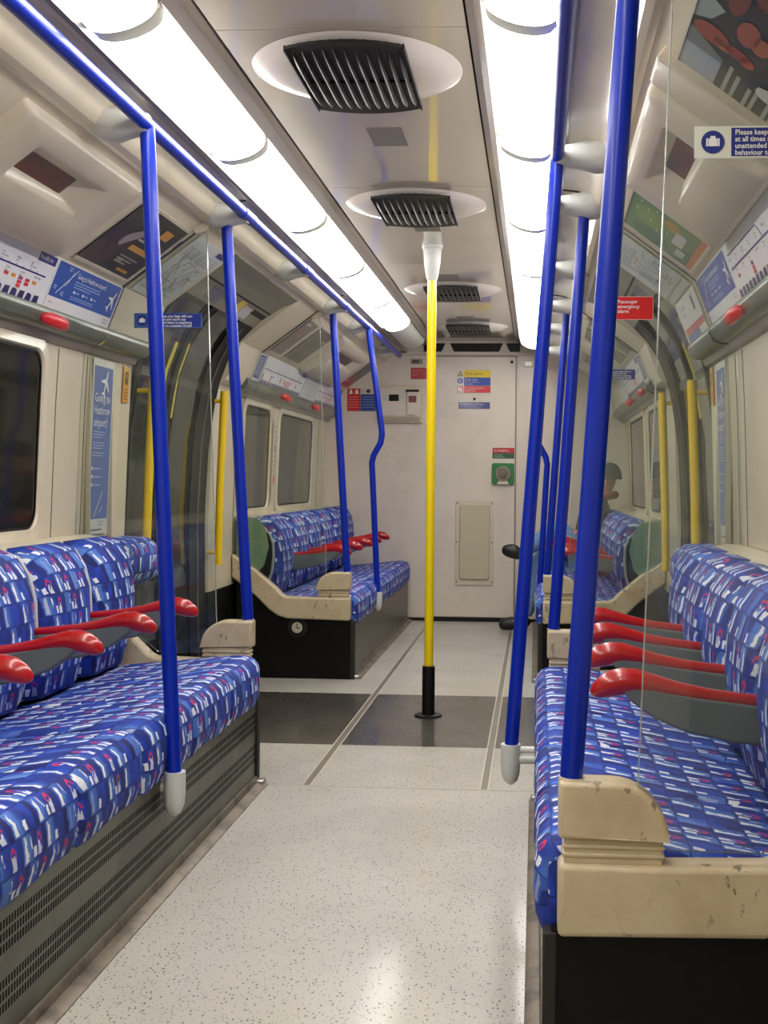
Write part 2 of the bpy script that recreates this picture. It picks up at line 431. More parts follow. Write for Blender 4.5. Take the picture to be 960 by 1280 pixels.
# profile of the side, distance from the centre line and height
RIDGE = [(0.552,2.050),(0.60,2.044),(0.628,2.034),(0.645,2.018),(0.657,1.996),(0.668,1.976),(0.684,1.966),(0.700,1.966),(0.710,1.958),(0.722,1.948)]
SLOPE0 = (0.722, 1.948); SLOPE1 = (0.997, 1.745); MAP1 = (1.057, 1.589)
WALL = [(1.129,1.545),(1.142,1.3),(1.150,1.05),(1.158,0.80),(1.155,0.5),(1.14,0.0)]
Y0, Y1 = -1.2, 9.1
BANK_L = (2.0, 4.17); BANK_R = (2.0, 4.05); FAR = (6.34, 9.1)
DOOR = (4.66, 5.88)

# ------------------------------------------------------------------ floor
def build_floor():
    m = MB(); a = m.mat(M['floor']); b = m.mat(M['floor_dark'])
    for y0, y1, k in ((Y0, 4.79, a), (4.79, 5.94, b), (5.94, Y1, a)):
        m.box((-1.22, y0, -0.04), (1.26, y1, 0.0), k)
    struct(m.build('floor', smooth=False))
    n = 0
    # pairs of pale strips set in the floor along the aisle
    for x in (-0.30, 0.32):
        m = MB()
        for dx in (-0.014, 0.014):
            m.box((x+dx-0.0022, 4.14, 0.0), (x+dx+0.0022, 9.09, 0.0012))
        m.build('t'); o = bpy.data.objects['t']; o.name = 'trim_%d' % (n+1); n += 1
        o.data.materials[0] = flat((206, 200, 186)); struct(o)
        m = MB(); m.box((x-0.011, 4.14, 0.0), (x+0.011, 9.09, 0.0006)); o = m.build('trim_%d' % (n+1), flat((122, 116, 104))); n += 1; struct(o)
    m = MB(); m.box((-0.45, 4.135, 0.0), (0.50, 4.140, 0.0008)); m.box((-0.45, 4.141, 0.0), (0.5, 4.146, 0.0012))
    o = m.build('trim_%d' % (n+1), flat((190, 184, 172))); n += 1; struct(o)
    return n
ntrim = build_floor()

# ------------------------------------------------------------------ ceiling
def build_ceiling():
    m = MB(); c = m.mat(M['ceil']); d = m.mat(M['seam']); t = m.mat(M['trimgrey']); al = m.mat(M['alu'])
    js = [Y0, -0.27, 1.27, 2.80, 4.33, 5.86, 7.40, Y1]
    for a, b in zip(js, js[1:]):
        m.box((X(-1, .298), a+0.0025, 2.13), (X(1, .298), b-0.0025, 2.15), c)
    m.box((X(-1, .62), Y0, 2.152), (X(1, .62), Y1, 2.17), d)
    for s in (-1, 1):
        # inner trim, sloping down to the lamps
        m.prism([(X(s,.304),2.126),(X(s,.322),2.118),(X(s,.342),2.090),(X(s,.342),2.151),(X(s,.304),2.151)], Y0, Y1, 'y', t)
        # back of the lamp trough and the outer metal rail
        m.prism([(X(s,.342),2.10),(X(s,.512),2.075),(X(s,.512),2.151),(X(s,.342),2.151)], Y0, Y1, 'y', t)
        m.prism([(X(s,.512),2.052),(X(s,.520),2.036),(X(s,.531),2.050),(X(s,.540),2.040),(X(s,.552),2.040),(X(s,.552),2.151),(X(s,.512),2.151)], Y0, Y1, 'y', al)
    m.noorg = True
    struct(m.build('ceiling', smooth=False, bevel=0))
build_ceiling()

def lamp(s, y0, y1, lit, k):
    """curved white diffuser with rounded ends over the trough"""
    a = Vector((.350, 2.086)); b = Vector((.508, 2.044)); d = (b-a); n = Vector((d.y, -d.x)).normalized()
    if n.y > 0: n = -n
    st = [(0.0, .10), (.006, .45), (.014, .74), (.025, .92), (.038, 1.0)]
    ys = [(y0+u, v) for u, v in st] + [(y1-u, v) for u, v in reversed(st)]
    rows = []
    for y, v in ys:
        r = []
        for i in range(17):
            t = i/16.0; h = 0.040*v*(1-(2*t-1)**2)**0.5
            p = a + d*t + n*h; r.append((X(s, p.x), y, p.y))
        r += [(X(s, .508), y, 2.07), (X(s, .350), y, 2.095)]
        rows.append(r)
    m = MB(); m.grid(rows[3:-3], close_v=True, caps=True)
    side = 'left' if s < 0 else 'right'
    root = m.build('ceiling_light', M['lamp'] if lit else M['lampend'], angle=50)
    for rr in (rows[0:4], rows[-4:]):
        e = MB(); e.grid(rr, close_v=True, caps=True)
        e.build('end_cap', M['lampend'], root, angle=50)
    return root
edges = [-0.54+1.03*i for i in range(9)]
ordw = ['first', 'second', 'third', 'fourth', 'fifth', 'sixth']
for s in (-1, 1):
    side = 'left' if s < 0 else 'right'
    n = 8 if s < 0 else 9
    for i in range(n):
        y0 = -0.54+1.03*i; o = lamp(s, y0+0.002, y0+1.028, True, i)
        k = i-2
        if k < 0: lab = '%s unseen white diffuser panel added overhead behind the camera in the %s ceiling row' % (('farther', 'nearer')[k+2], side)  # unseen lamps continuing each row, added to brighten the near area
        elif k == 0: lab = 'lit curved white diffuser at the very top of the photo, %s row of ceiling lights' % side
        elif i == n-1: lab = 'lit white diffuser nearest the far end wall, last lit one in the %s row' % side
        else: lab = '%s full lit white diffuser from the camera in the %s row of ceiling lights' % (ordw[k-1], side)
        tag(o, lab, 'ceiling light', 'ceiling lights in the two rows')
    if s < 0:
        o = lamp(s, 7.702, 8.73, False, 9)
        tag(o, 'unlit grey diffuser beside the end wall, at the far end of the left row', 'ceiling light', 'ceiling lights in the two rows')

# ------------------------------------------------------------------ side walls
def offset_poly(pts, d):
    out = []
    for i, p in enumerate(pts):
        a = Vector(pts[max(i-1, 0)]); b = Vector(pts[min(i+1, len(pts)-1)]); t = (b-a).normalized()
        n = Vector((-t.y, t.x))           # outward for a profile running outwards and down
        if n.x < 0: n = -n
        out.append((p[0]+n.x*d, p[1]+max(n.y, 0)*d))
    return out
def wall_section(m, s, prof, y0, y1, mi, th=0.05):
    o = offset_poly(prof, th)
    poly = [(X(s, a), b) for a, b in prof] + [(X(s, a), b) for a, b in reversed(o)]
    m.prism(poly, y0, y1, 'y', mi)
for s in (-1, 1):
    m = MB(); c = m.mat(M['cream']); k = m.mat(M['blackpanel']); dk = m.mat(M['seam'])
    wall_section(m, s, RIDGE, Y0, Y1, c, 0.03)
    full = [SLOPE0, SLOPE1, MAP1, (1.075, 1.56), WALL[0], WALL[1], WALL[2], WALL[3], WALL[4]]
    for a, b in ((Y0, DOOR[0]), (DOOR[1], Y1)):
        wall_section(m, s, full, a, b, c)
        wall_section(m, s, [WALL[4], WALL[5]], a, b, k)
    m.noorg = True
    struct(m.build('wall_left' if s < 0 else 'wall_right', angle=28))
    # joints across the slope and the ridge where the screens stand
    j = MB()
    for y in ((4.17, 6.34) if s < 0 else (4.05, 6.34)):
        pts = RIDGE + [SLOPE1, MAP1] + ([] if s < 0 else [(1.042,1.572),(1.058,1.543),(1.085,1.534),(1.125,1.534)])
        for p, q in zip(pts, pts[1:]):
            a = Vector(p); b = Vector(q); t = (b-a).normalized(); nn = Vector((t.y, -t.x))
            if nn.x > 0: nn = -nn
            quad = [a, b, b+nn*0.0035, a+nn*0.0035]
            j.prism([(X(s, v.x), v.y) for v in quad], y-0.005, y+0.005, 'y')
    ntrim += 1; struct(j.build('trim_%d' % ntrim, M['seam'], smooth=False))
    # green-grey bar under the map panels
    for a, b in ((Y0, 4.64), (6.22, Y1)):
        bar = [(1.052,1.600),(1.046,1.590),(1.045,1.574),(1.052,1.556),(1.064,1.543),(1.080,1.536),(1.135,1.534),(1.135,1.56),(1.07,1.60)]
        j = MB(); j.prism([(X(s,p),q) for p, q in bar], a, b, 'y')
        ntrim += 1; struct(j.build('trim_%d' % ntrim, M['bar'], angle=50, bevel=0.002))
        j = MB(); j.prism([(X(s,p),q) for p, q in [(1.100,1.536),(1.132,1.536),(1.135,1.508),(1.112,1.512)]], a, b, 'y')
        ntrim += 1; struct(j.build('trim_%d' % ntrim, M['trimgrey'], smooth=False))
    # pillar panels either side of the doors, with fine joint lines
    def wx(z):
        for (p, q), (p2, q2) in zip(WALL, WALL[1:]):
            if q2 <= z <= q: return p+(p2-p)*(q-z)/(q-q2)
        return WALL[0][0]
    j = MB()
    for y in (3.93,) + ((4.19,) if s < 0 else (4.07,)) + (6.36, 8.78):
        zs = [1.50, 1.3, 1.05, 0.86]
        for za, zb in zip(zs, zs[1:]):
            j.prism([(X(s, wx(za)), za), (X(s, wx(zb)), zb), (X(s, wx(zb)-0.002), zb), (X(s, wx(za)-0.002), za)], y-0.002, y+0.002, 'y')
    ntrim += 1; struct(j.build('trim_%d' % ntrim, flat((120, 104, 80)), smooth=False))

def wallx(z):
    for (p, q), (p2, q2) in zip(WALL, WALL[1:]):
        if q2 <= z <= q: return p+(p2-p)*(q-z)/(q-q2)
    return WALL[0][0]
def rrect(y0, y1, z0, z1, r, n=6):
    pts = []
    for cy, cz, a0 in ((y1-r, z1-r, 0), (y0+r, z1-r, 90), (y0+r, z0+r, 180), (y1-r, z0+r, 270)):
        for i in range(n+1):
            a = math.radians(a0+90*i/n); pts.append((cy+r*math.cos(a), cz+r*math.sin(a)))
    return pts
nwin = 0
def window(s, y0, y1, z0=0.90, z1=1.475, fr=0.045):
    global nwin
    nwin += 1
    def P3(p, d): return (X(s, wallx(p[1])-d), p[0], p[1])
    g = MB(); pts = rrect(y0, y1, z0, z1, 0.06)
    # wall is bent at 1.3/1.05, so fill the pane in horizontal bands
    cols = []
    zs = [z0+0.0, z0+.02, z0+.06, 1.05, 1.2, 1.3, z1-.06, z1-.02, z1]
    def half(z):
        r = 0.06; e = min(z-z0, z1-z)
        return 0 if e >= r else r-math.sqrt(max(r*r-(r-e)**2, 0))
    rows = []
    for z in zs:
        h = half(z); rows.append([P3((y0+h, z), 0.004), P3((y1-h, z), 0.004), P3((y1-h, z), -0.002), P3((y0+h, z), -0.002)])
    g.grid(rows, close_v=True, caps=True)
    root = g.build('window_%d' % nwin, M['winglass'], smooth=False); struct(root)
    fm = MB(); po = rrect(y0-fr, y1+fr, z0-fr, min(z1+fr, 1.53), 0.085); pi_ = rrect(y0, y1, z0, z1, 0.06); pg = rrect(y0-0.006, y1+0.006, z0-0.006, z1+0.006, 0.064)
    rows = [[P3(p, 0.0) for p in po], [P3(p, 0.010) for p in po], [P3(p, 0.014) for p in pg], [P3(p, 0.003) for p in pi_]]
    fm.grid(rows, close_v=True)
    fm.build('window_frame', M['winframe'], root, angle=40)
    gm = MB(); rows = [[P3(p, 0.0045) for p in pi_], [P3(p, 0.0065) for p in pi_], [P3((p[0]+(0.008 if p[0] < (y0+y1)/2 else -0.008), p[1]+(0.008 if p[1] < (z0+z1)/2 else -0.008)), 0.0065) for p in pi_]]
    gm.grid(rows, close_v=True); gm.build('rubber_gasket', M['black'], root)
for s in (-1, 1):
    window(s, *((2.35, 3.79) if s < 0 else (1.75, 3.22)))
    window(s, 6.50, 7.13); window(s, 7.40, 8.50)

# ------------------------------------------------------------------ sliding doors
LEAF = [(1.17,0.0),(1.185,.5),(1.190,.9),(1.172,1.25),(1.130,1.52),(1.075,1.67),(1.00,1.78),(.90,1.875),(.80,1.935),(.72,1.965)]
def leaf_at(t):
    L = [0]
    for a, b in zip(LEAF, LEAF[1:]): L.append(L[-1]+math.dist(a, b))
    d = t*L[-1]
    for i in range(len(LEAF)-1):
        if d <= L[i+1]+1e-9:
            u = (d-L[i])/(L[i+1]-L[i]); a, b = Vector(LEAF[i]), Vector(LEAF[i+1])
            return a+(b-a)*u
    return Vector(LEAF[-1])
def leaf_strip(m, s, ya, yb, t0, t1, d0, d1, mi=0, n=18):
    rows = []
    for i in range(n+1):
        t = t0+(t1-t0)*i/n; p = leaf_at(t); q = (leaf_at(min(t+.01, 1))-leaf_at(max(t-.01, 0))).normalized(); nn = Vector((-q.y, q.x))
        if nn.x > 0: nn = -nn
        a = p+nn*d0; b = p+nn*d1
        rows.append([(X(s,a.x),ya,a.y),(X(s,b.x),ya,b.y),(X(s,b.x),yb,b.y),(X(s,a.x),yb,a.y)])
    m.grid(rows, close_v=True, caps=True, mi=mi)
for s in (-1, 1):
    root = MB(); leaf_strip(root, s, DOOR[0]-0.01, DOOR[1]+0.01, 0, 1, -0.05, -0.03)
    r = root.build('door_1' if s < 0 else 'door_2', M['seam'], angle=50); struct(r)
    mid = 5.17
    for ya, yb in ((DOOR[0], mid-0.004), (mid+0.004, DOOR[1])):
        m = MB(); leaf_strip(m, s, ya, yb, 0, 1, -0.03, 0.0); lf = m.build('door_leaf', M['doorgrey'], r, angle=50)
        m = MB(); leaf_strip(m, s, ya+0.10, yb-(0.07 if yb < 5.5 else 0.30), 0.30, 0.86, -0.001, 0.003); m.build('door_pane', M['winglass'], lf, angle=50)
        m = MB()
        for a, b in ((ya+0.085, ya+0.10), (yb-0.07, yb-0.055) if yb < 5.5 else (yb-0.30, yb-0.285)): leaf_strip(m, s, a, b, 0.29, 0.87, -0.001, 0.006)
        m.build('pane_gasket', M['black'], lf, angle=50)
    for ya, yb in ((DOOR[0], DOOR[0]+0.045), (mid-0.03, mid+0.03), (DOOR[1]-0.27, DOOR[1])):
        m = MB(); leaf_strip(m, s, ya, yb, 0, 1, -0.02, 0.016); m.build('rubber_seal', M['black'], r, angle=50)
    m = MB(); leaf_strip(m, s, 5.735, 5.748, 0.02, 0.86, 0.0, 0.020); m.build('edge_line', M['alu_dirty'], r, angle=50)
    for y in (mid-0.115, mid+0.045):
        m = MB(); leaf_strip(m, s, y, y+0.06, 0.62, 0.78, 0.0, 0.005); m.build('warning_strip', flat((214, 198, 60)), r, angle=50)
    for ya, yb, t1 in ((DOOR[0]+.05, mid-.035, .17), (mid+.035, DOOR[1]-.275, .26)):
        m = MB(); leaf_strip(m, s, ya, yb, 0.0, t1, 0.0, 0.006); m.build('lower_strip', M['blackpanel'], r, angle=50)  # black strip over the lower part of each leaf
    m = MB(); leaf_strip(m, s, DOOR[0], DOOR[1], 0.875, 1.0, -0.01, 0.020); hd = m.build('door_header', flat((128, 124, 108), .4, .2), r, angle=50)
    m = MB(); leaf_strip(m, s, DOOR[0], DOOR[1], 0.925, 0.929, 0.0, 0.0215); m.build('header_joint', M['seam'], hd, angle=50)
    for k in range(6):
        m = MB(); leaf_strip(m, s, 4.93+.035*k, 4.93+.035*k+.016, 0.882, 0.918, 0.02, 0.0212, n=4)
        m.build('sticker_bar', flat((74, 84, 130)), hd, angle=50)
    m = MB(); leaf_strip(m, s, 5.36, 5.46, 0.882, 0.921, 0.02, 0.0212, n=4); m.build('yellow_sticker', flat((226, 200, 40)), hd, angle=50)
    m = MB(); leaf_strip(m, s, 5.47, 5.62, 0.882, 0.915, 0.02, 0.0212, n=4); m.build('white_sticker', flat((190, 186, 196)), hd, angle=50)

# ------------------------------------------------------------------ end wall and the wall behind the camera
def build_end():
    m = MB(); outline = [(X(-1, x), z) for x, z in [(1.19, -0.02),(1.19,1.55),(1.08,1.62),(1.03,1.77),(.72,1.99),(.6,2.15)]] + [(X(1, x), z) for x, z in [(.6,2.15),(.72,1.99),(1.03,1.77),(1.08,1.62),(1.19,1.55),(1.19,-.02)]]
    m.prism(outline, 9.10, 9.16, 'y'); struct(m.build('wall_far', M['cream_end'], smooth=False))
    m = MB(); m.prism(outline, Y0-0.06, Y0, 'y'); struct(m.build('wall_near', M['cream_end'], smooth=False))
    # end door
    m = MB(); m.box((-0.30, 9.078, 0.03), (0.33, 9.099, 2.005)); d = m.build('door_3', M['cream_end'], bevel=0.004); struct(d)
    m = MB()
    for p0, p1 in (((-0.308,9.086,0.03),(-0.300,9.0995,2.012)), ((0.33,9.086,0.03),(0.338,9.0995,2.012)), ((-0.308,9.086,2.005),(0.338,9.0995,2.012))): m.box(p0, p1)
    m.build('door_joint', flat((128, 116, 100)), d, smooth=False)
    m = MB(); m.box((-0.30, 9.06, 0.0), (0.345, 9.0995, 0.026)); m.build('door_sill', M['black'], d, smooth=False)
    # raised access panel
    m = MB(); fr = rrect(-0.115, 0.172, 0.275, 0.915, 0.012, 3); m.prism([(a,b) for a,b in fr], 9.068, 9.079, 'y')
    pf = m.build('panel_frame', M['cream_box'], d, bevel=0.002)
    m = MB(); m.prism(rrect(-0.083, 0.145, 0.32, 0.885, 0.02, 4), 9.052, 9.069, 'y'); m.build('raised_panel', flat((196, 188, 160), 0.5, 0.0), pf, bevel=0.006)
    m = MB()
    for x in (-0.105, 0.162):
        for z in (0.30, 0.60, 0.895): m.tube([(x, 9.069, z), (x, 9.064, z)], 0.006, 8)
    m.build('panel_screw', M['alu_dirty'], pf)
    m = MB(); m.tube([(0.30, 9.079, 1.965), (0.30, 9.066, 1.965)], 0.012, 12); m.tube([(0.02, 9.079, 1.685), (0.02, 9.070, 1.685)], 0.010, 12)
    m.build('door_screw', M['black'], d)
    # grilles above the door
    for x0, x1, sl in ((-0.37, -0.205, 1), (-0.17, 0.232, 0), (0.255, 0.36, -1)):
        m = MB(); c = 0.03
        a0 = x0+(c if sl != 1 else 0.0); b0 = x1-(c if sl != -1 else 0.0)
        m.prism([(x0 if sl != 1 else x0, 2.108), (a0, 2.045), (b0, 2.045), (x1, 2.108)] if sl == 0 else ([(x0, 2.108), (x0, 2.045), (x1-c, 2.045), (x1, 2.108)] if sl == 1 else [(x0, 2.108), (x0+c, 2.045), (x1, 2.045), (x1, 2.108)]), 9.088, 9.0995, 'y')
        global ntrim
        ntrim += 1; struct(m.build('trim_%d' % ntrim, M['dark'], bevel=0.004))
    # horizontal rail above the door
    m = MB(); m.box((-0.62, 9.07, 2.018), (0.56, 9.0995, 2.034)); ntrim += 1; struct(m.build('trim_%d' % ntrim, M['cream_end'], bevel=0.003))
    # dark shadow line and skirting under the end wall
    m = MB(); m.box((-0.50, 9.075, 0.0), (-0.31, 9.0995, 0.022)); struct(m.build('baseboard_left', M['black']))
    m = MB(); m.box((0.345, 9.075, 0.0), (0.52, 9.0995, 0.022)); struct(m.build('baseboard_right', M['black']))
build_end()

# ------------------------------------------------------------------ bench banks
BACK = [(1.075,.855),(1.02,.868),(.972,.850),(.940,.80),(.922,.73),(.918,.65),(.926,.57),(.945,.50),(.965,.43)]
def cush_profile(d):
    """closed loop (x,z) of the seat cushion, shrunk by d"""
    pts = [(.985,.300),(.985,.412),(.93,.420),(.80,.432),(.66,.448),(.56,.458),(.52,.457),(.495,.448),(.480,.430),(.475,.405),(.474,.36),(.478,.32),(.492,.286),(.515,.272),(.60,.270),(.80,.285)]
    cx, cz = .73, .36
    out = []
    for x, z in pts:
        vx, vz = x-cx, z-cz; 
        nx = vx/abs(vx)*min(abs(vx)/0.22, 1) if abs(vx) > 1e-6 else 0; nz = vz/0.07
        l = math.hypot(nx, nz) or 1
        out.append((x-nx/l*d, z-nz/l*d))
    return out
def cushion(s, y0, y1, parent, seams=()):
    ys = [y0, y0+.004, y0+.012, y0+.025, y0+.045]
    k = int((y1-y0)/0.06)
    ys += [y0+.06+(y1-y0-.12)*i/k for i in range(k+1)] + [y1-.045, y1-.025, y1-.012, y1-.004, y1]
    for sm in seams: ys += [sm-.02, sm-.01, sm, sm+.01, sm+.02]
    ys = sorted(ys); rows = []
    for y in ys:
        e = min(y-y0, y1-y); r = .045
        d = 0 if e >= r else r*(1-math.sqrt(max(0, 1-((r-e)/r)**2)))*0.6
        for sm in seams: d += 0.012*math.exp(-((y-sm)/0.012)**2)
        d += 0.003*math.sin(y*17+s)  # soft unevenness of the padding
        rows.append([(X(s, a), y, b) for a, b in cush_profile(d)])
    pr = cush_profile(0); L = [0]
    for a, b in zip(pr, pr[1:]+pr[:1]): L.append(L[-1]+math.dist(a, b))
    m = MB(); m.grid(rows, close_v=True, caps=True, uvs=lambda a, b: (ys[min(a, len(ys)-1)], -L[b] if b < len(L) else 0))
    return m.build('seat_cushion', M['fabric'], parent, angle=60)
def backrest(s, y0, y1, parent):
    g = 0.024; y0 += g; y1 -= g
    k = 10; pr = BACK; L = [0]
    for a, b in zip(pr, pr[1:]): L.append(L[-1]+math.dist(a, b))
    rows = []; yy = []
    N = 12
    for i in range(N+1):
        u = i/N; t = math.cos(math.pi*(1-u)); t = t  # -1..1 clustered at the edges
        y = (y0+y1)/2+(y1-y0)/2*t; edge = 1-abs(t)
        bul = 0.044*(1-(1-min(edge/0.34, 1))**2)      # fabric domes off the frame
        drop = 0.055*max(0, 1-edge/0.28)**2           # rounded upper corners
        r = []
        for j, (x, z) in enumerate(pr):
            zz = z-drop*max(0, (z-0.70)/0.168)
            r.append((X(s, x+0.026-bul*(1.0 if j > 0 else 0.3)), y, zz))
        rows.append(r)
    m = MB(); acc = [0]
    for p, q in zip(rows, rows[1:]): acc.append(acc[-1]+math.dist(p[4], q[4]))
    yy = [v+y0*1.37 for v in acc]
    m.grid(rows, uvs=lambda a, b: (yy[a], -L[b]))
    o = m.build('backrest', M['fabric'], parent, angle=70)
    sol = o.modifiers.new('thickness', 'SOLIDIFY'); sol.thickness = 0.02; sol.offset = -1
    # pale piping round the edge
    for r in (rows[0], rows[-1]):
        sg = -1 if r is rows[0] else 1
        p = MB(); p.tube([(q[0]-s*0.002, q[1]+sg*0.004, q[2]) for q in r], 0.007, 8)
        p.build('edge_piping', M['piping'], o)
    return o
def armrest(s, y, parent):
    # grey wedge body
    g = MB(); poly = [(.95,.625),(.95,.545),(.87,.550),(.78,.568),(.71,.596),(.665,.628),(.645,.652),(.68,.662),(.80,.640),(.90,.628)]
    i = len(g.v); 
    g.prism([(X(s,a), b) for a, b in poly], y-.022, y+.022, 'y')
    body = g.build('armrest', M['armgrey'], parent, bevel=0.006)
    # red cap: swells to a drooping bulb at the front
    st = [(.955,.628,.016,.013),(.93,.630,.019,.014),(.88,.634,.020,.015),(.82,.640,.021,.016),(.76,.650,.023,.018),(.71,.662,.025,.021),(.675,.668,.027,.025),(.645,.666,.028,.028),(.618,.660,.026,.027),(.600,.653,.021,.021),(.588,.648,.013,.013),(.583,.646,.003,.004)]
    rows = [[(X(s, x), y+wy*math.cos(2*math.pi*k/14), z+wz*math.sin(2*math.pi*k/14)) for k in range(14)] for x, z, wy, wz in st]
    r = MB(); r.grid(rows, close_v=True, caps=True); r.build('red_cap', M['red'], body, angle=60)

RIM = [(.512,.315),(.85,.322),(.90,.336),(.946,.366),(1.022,.44),(1.152,.54),(1.152,.665),(1.10,.625),(1.022,.58),(.908,.482),(.880,.452),(.857,.440),(.697,.436),(.512,.436)]
def end_unit(s, ye, out, parent):
    """cream end cap and rim at a bank end. out = -1/+1 direction (along the car) that faces the doors"""
    y0, y1 = sorted((ye-out*0.055, ye+out*0.012))
    m = MB(); m.prism([(X(s,a),b) for a, b in RIM], y0, y1, 'y')
    rim = m.build('end_rim', M['worn'], parent, bevel=0.010, seg=3)
    yb0, yb1 = sorted((ye-out*0.050, ye-out*0.000))
    m = MB()
    m.prism([(X(s,a),b) for a, b in [(.522,.434),(.522,.478),(.685,.478),(.685,.434)]], yb0, yb1, 'y')
    for z in (.446, .460):
        m.prism([(X(s,a),b) for a, b in [(.519,z),(.519,z+.008),(.688,z+.008),(.688,z)]], yb0-.003, yb1+.003, 'y')
    m.build('cap_neck', M['worn'], rim, bevel=0.003)
    m = MB(); cap = [(.512,.478),(.512,.572)] + [(.60+.095*math.sin(a), .572-.094*(1-math.cos(a))) for a in [math.radians(10*i) for i in range(10)]] + [(.695,.478)]
    m.prism([(X(s,a),b) for a, b in cap], y0, y1, 'y'); m.build('end_cap', M['worn'], parent, bevel=0.008, seg=3)
    # black side panel under the rim
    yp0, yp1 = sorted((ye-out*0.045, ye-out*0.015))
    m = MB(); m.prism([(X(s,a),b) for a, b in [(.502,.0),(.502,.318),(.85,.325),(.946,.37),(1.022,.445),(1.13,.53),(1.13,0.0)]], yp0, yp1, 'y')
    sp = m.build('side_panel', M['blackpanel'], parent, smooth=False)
    # corner post with metal foot
    m = MB(); m.box((min(X(s,.488),X(s,.512)), yp0-.004, 0.0), (max(X(s,.488),X(s,.512)), yp1+.004, 0.315)); m.build('corner_post', M['seam'], parent, bevel=0.004)
    f = MB(); yq0, yq1 = sorted((ye-out*0.02, ye-out*0.06)); f.box((min(X(s,.462),X(s,.52)), yq0, 0.0), (max(X(s,.462),X(s,.52)), yq1, 0.022)); f.build('metal_foot', M['alu'], parent, bevel=0.006)
    return sp, yp0, yp1
def gauge(s, x, z, y, out, parent):
    m = MB(); a = m.mat(M['seam']); b = m.mat(M['black']); c = m.mat(flat((188, 180, 160))); 
    m.tube([(X(s,x), y, z), (X(s,x), y+out*0.012, z)], 0.052, 28, a); m.tube([(X(s,x), y+out*0.010, z), (X(s,x), y+out*0.020, z)], 0.040, 28, b)
    m.tube([(X(s,x), y+out*0.018, z), (X(s,x), y+out*0.0225, z)], 0.029, 24, c)
    m.box((X(s,x)-.002, min(y+out*.022, y+out*.025), z-.004), (X(s,x)+.002, max(y+out*.022, y+out*.025), z+.022), b)
    m.box((X(s,x)-.002, min(y+out*.022, y+out*.025), z-.004), (X(s,x)+.014, max(y+out*.022, y+out*.025), z+.000), b)
    m.build('pressure_gauge', parent=parent)
def bank(s, y0, y1, nseat, label, ends, cushions, plain=False, gauge_end=False):
    root = thing('bench_seat', label, 'seat', (X(s,.75), (y0+y1)/2, 0), 'blue patterned bench banks along the car sides')
    p = (y1-y0-0.06)/nseat; a = y0+0.05 if y0 in (BANK_L[0], FAR[0]) else y0+0.05
    b = y1-0.05 if ends[1] else y1-0.01
    p = (b-a)/nseat
    # cushions in groups of seats
    i = 0
    for c in cushions:
        ya = a+p*i; yb = a+p*(i+c); cushion(s, ya+0.003, yb-0.003, root, [ya+p*q for q in range(1, c)]); i += c
    for i in range(nseat): backrest(s, a+p*i, a+p*(i+1), root)
    for i in range(1, nseat):
        armrest(s, a+p*i, root)
        m = MB(); m.tube([(X(s, x+.012), a+p*i, z-.012) for x, z in BACK[1:-2]], 0.0065, 10); m.build('divider_strip', M['piping'], root)
    # cream back shell behind the backrests
    m = MB(); m.prism([(X(s,u),v) for u, v in [(1.005,.40),(.985,.56),(1.00,.74),(1.035,.832),(1.14,.845),(1.14,.40)]], a, b, 'y'); m.build('back_shell', M['blackpanel'], root, bevel=0.004)
    m = MB(); m.prism([(X(s,u),v) for u, v in [(1.06,.838),(1.045,.858),(1.10,.868),(1.15,.866),(1.15,.838)]], a, b, 'y'); m.build('top_ledge', M['cream_box'], root, bevel=0.003)
    # plinth
    m = MB(); xs = sorted((X(s,.496), X(s,.512))); m.box((xs[0], a, 0.0), (xs[1], b, 0.29)); m.build('plinth_panel', M['plinth_plain'] if plain else M['plinth'], root, smooth=False)
    m = MB(); m.prism([(X(s,u),v) for u, v in [(.456,0.0),(.456,.004),(.468,.010),(.486,.014),(.490,.034),(.498,.036),(.498,0.0)]], a-0.02, b+0.02 if ends[1] else b, 'y'); m.build('kick_strip', M['alu_dirty'], root, angle=20)
    m = MB(); m.box((min(X(s,.512), X(s,.98)), a, 0.262), (max(X(s,.512), X(s,.98)), b, 0.276)); m.build('seat_pan', M['blackpanel'], root, smooth=False)
    for k, (ye, out) in enumerate(((y0, -1), (y1, 1))):
        if not ends[k]: continue
        sp, q0, q1 = end_unit(s, ye, out, root)
        if gauge_end and k == 0: gauge(s, .795, .275, q0, -1, sp)
        # green side cheek of the backrest row
        m = MB(); cheek = [(1.14,.60),(1.02,.565),(.99,.60),(.965,.70),(.985,.80),(1.03,.855),(1.14,.86)]
        yy = (ye-out*.048, ye-out*.058); m.prism([(X(s,u),v) for u, v in cheek], min(yy), max(yy), 'y'); m.build('side_cheek', M['greenpanel'], root)
    return root
bank(-1, BANK_L[0], BANK_L[1], 5, 'near left bench bank with four red armrests, vented plinth below', (False, True), (2, 3))
bank(1, BANK_R[0], BANK_R[1], 5, 'near right bench bank with scuffed cream end cap at its near end', (True, True), (5,))
bank(-1, FAR[0], FAR[1], 6, 'far left bench bank against the end wall, round gauge in its black end', (True, False), (2, 2, 2), True, True)
bank(1, FAR[0], FAR[1], 6, 'far right bench bank, with the seated passenger, beside the end door', (True, False), (2, 2, 2), True, False)

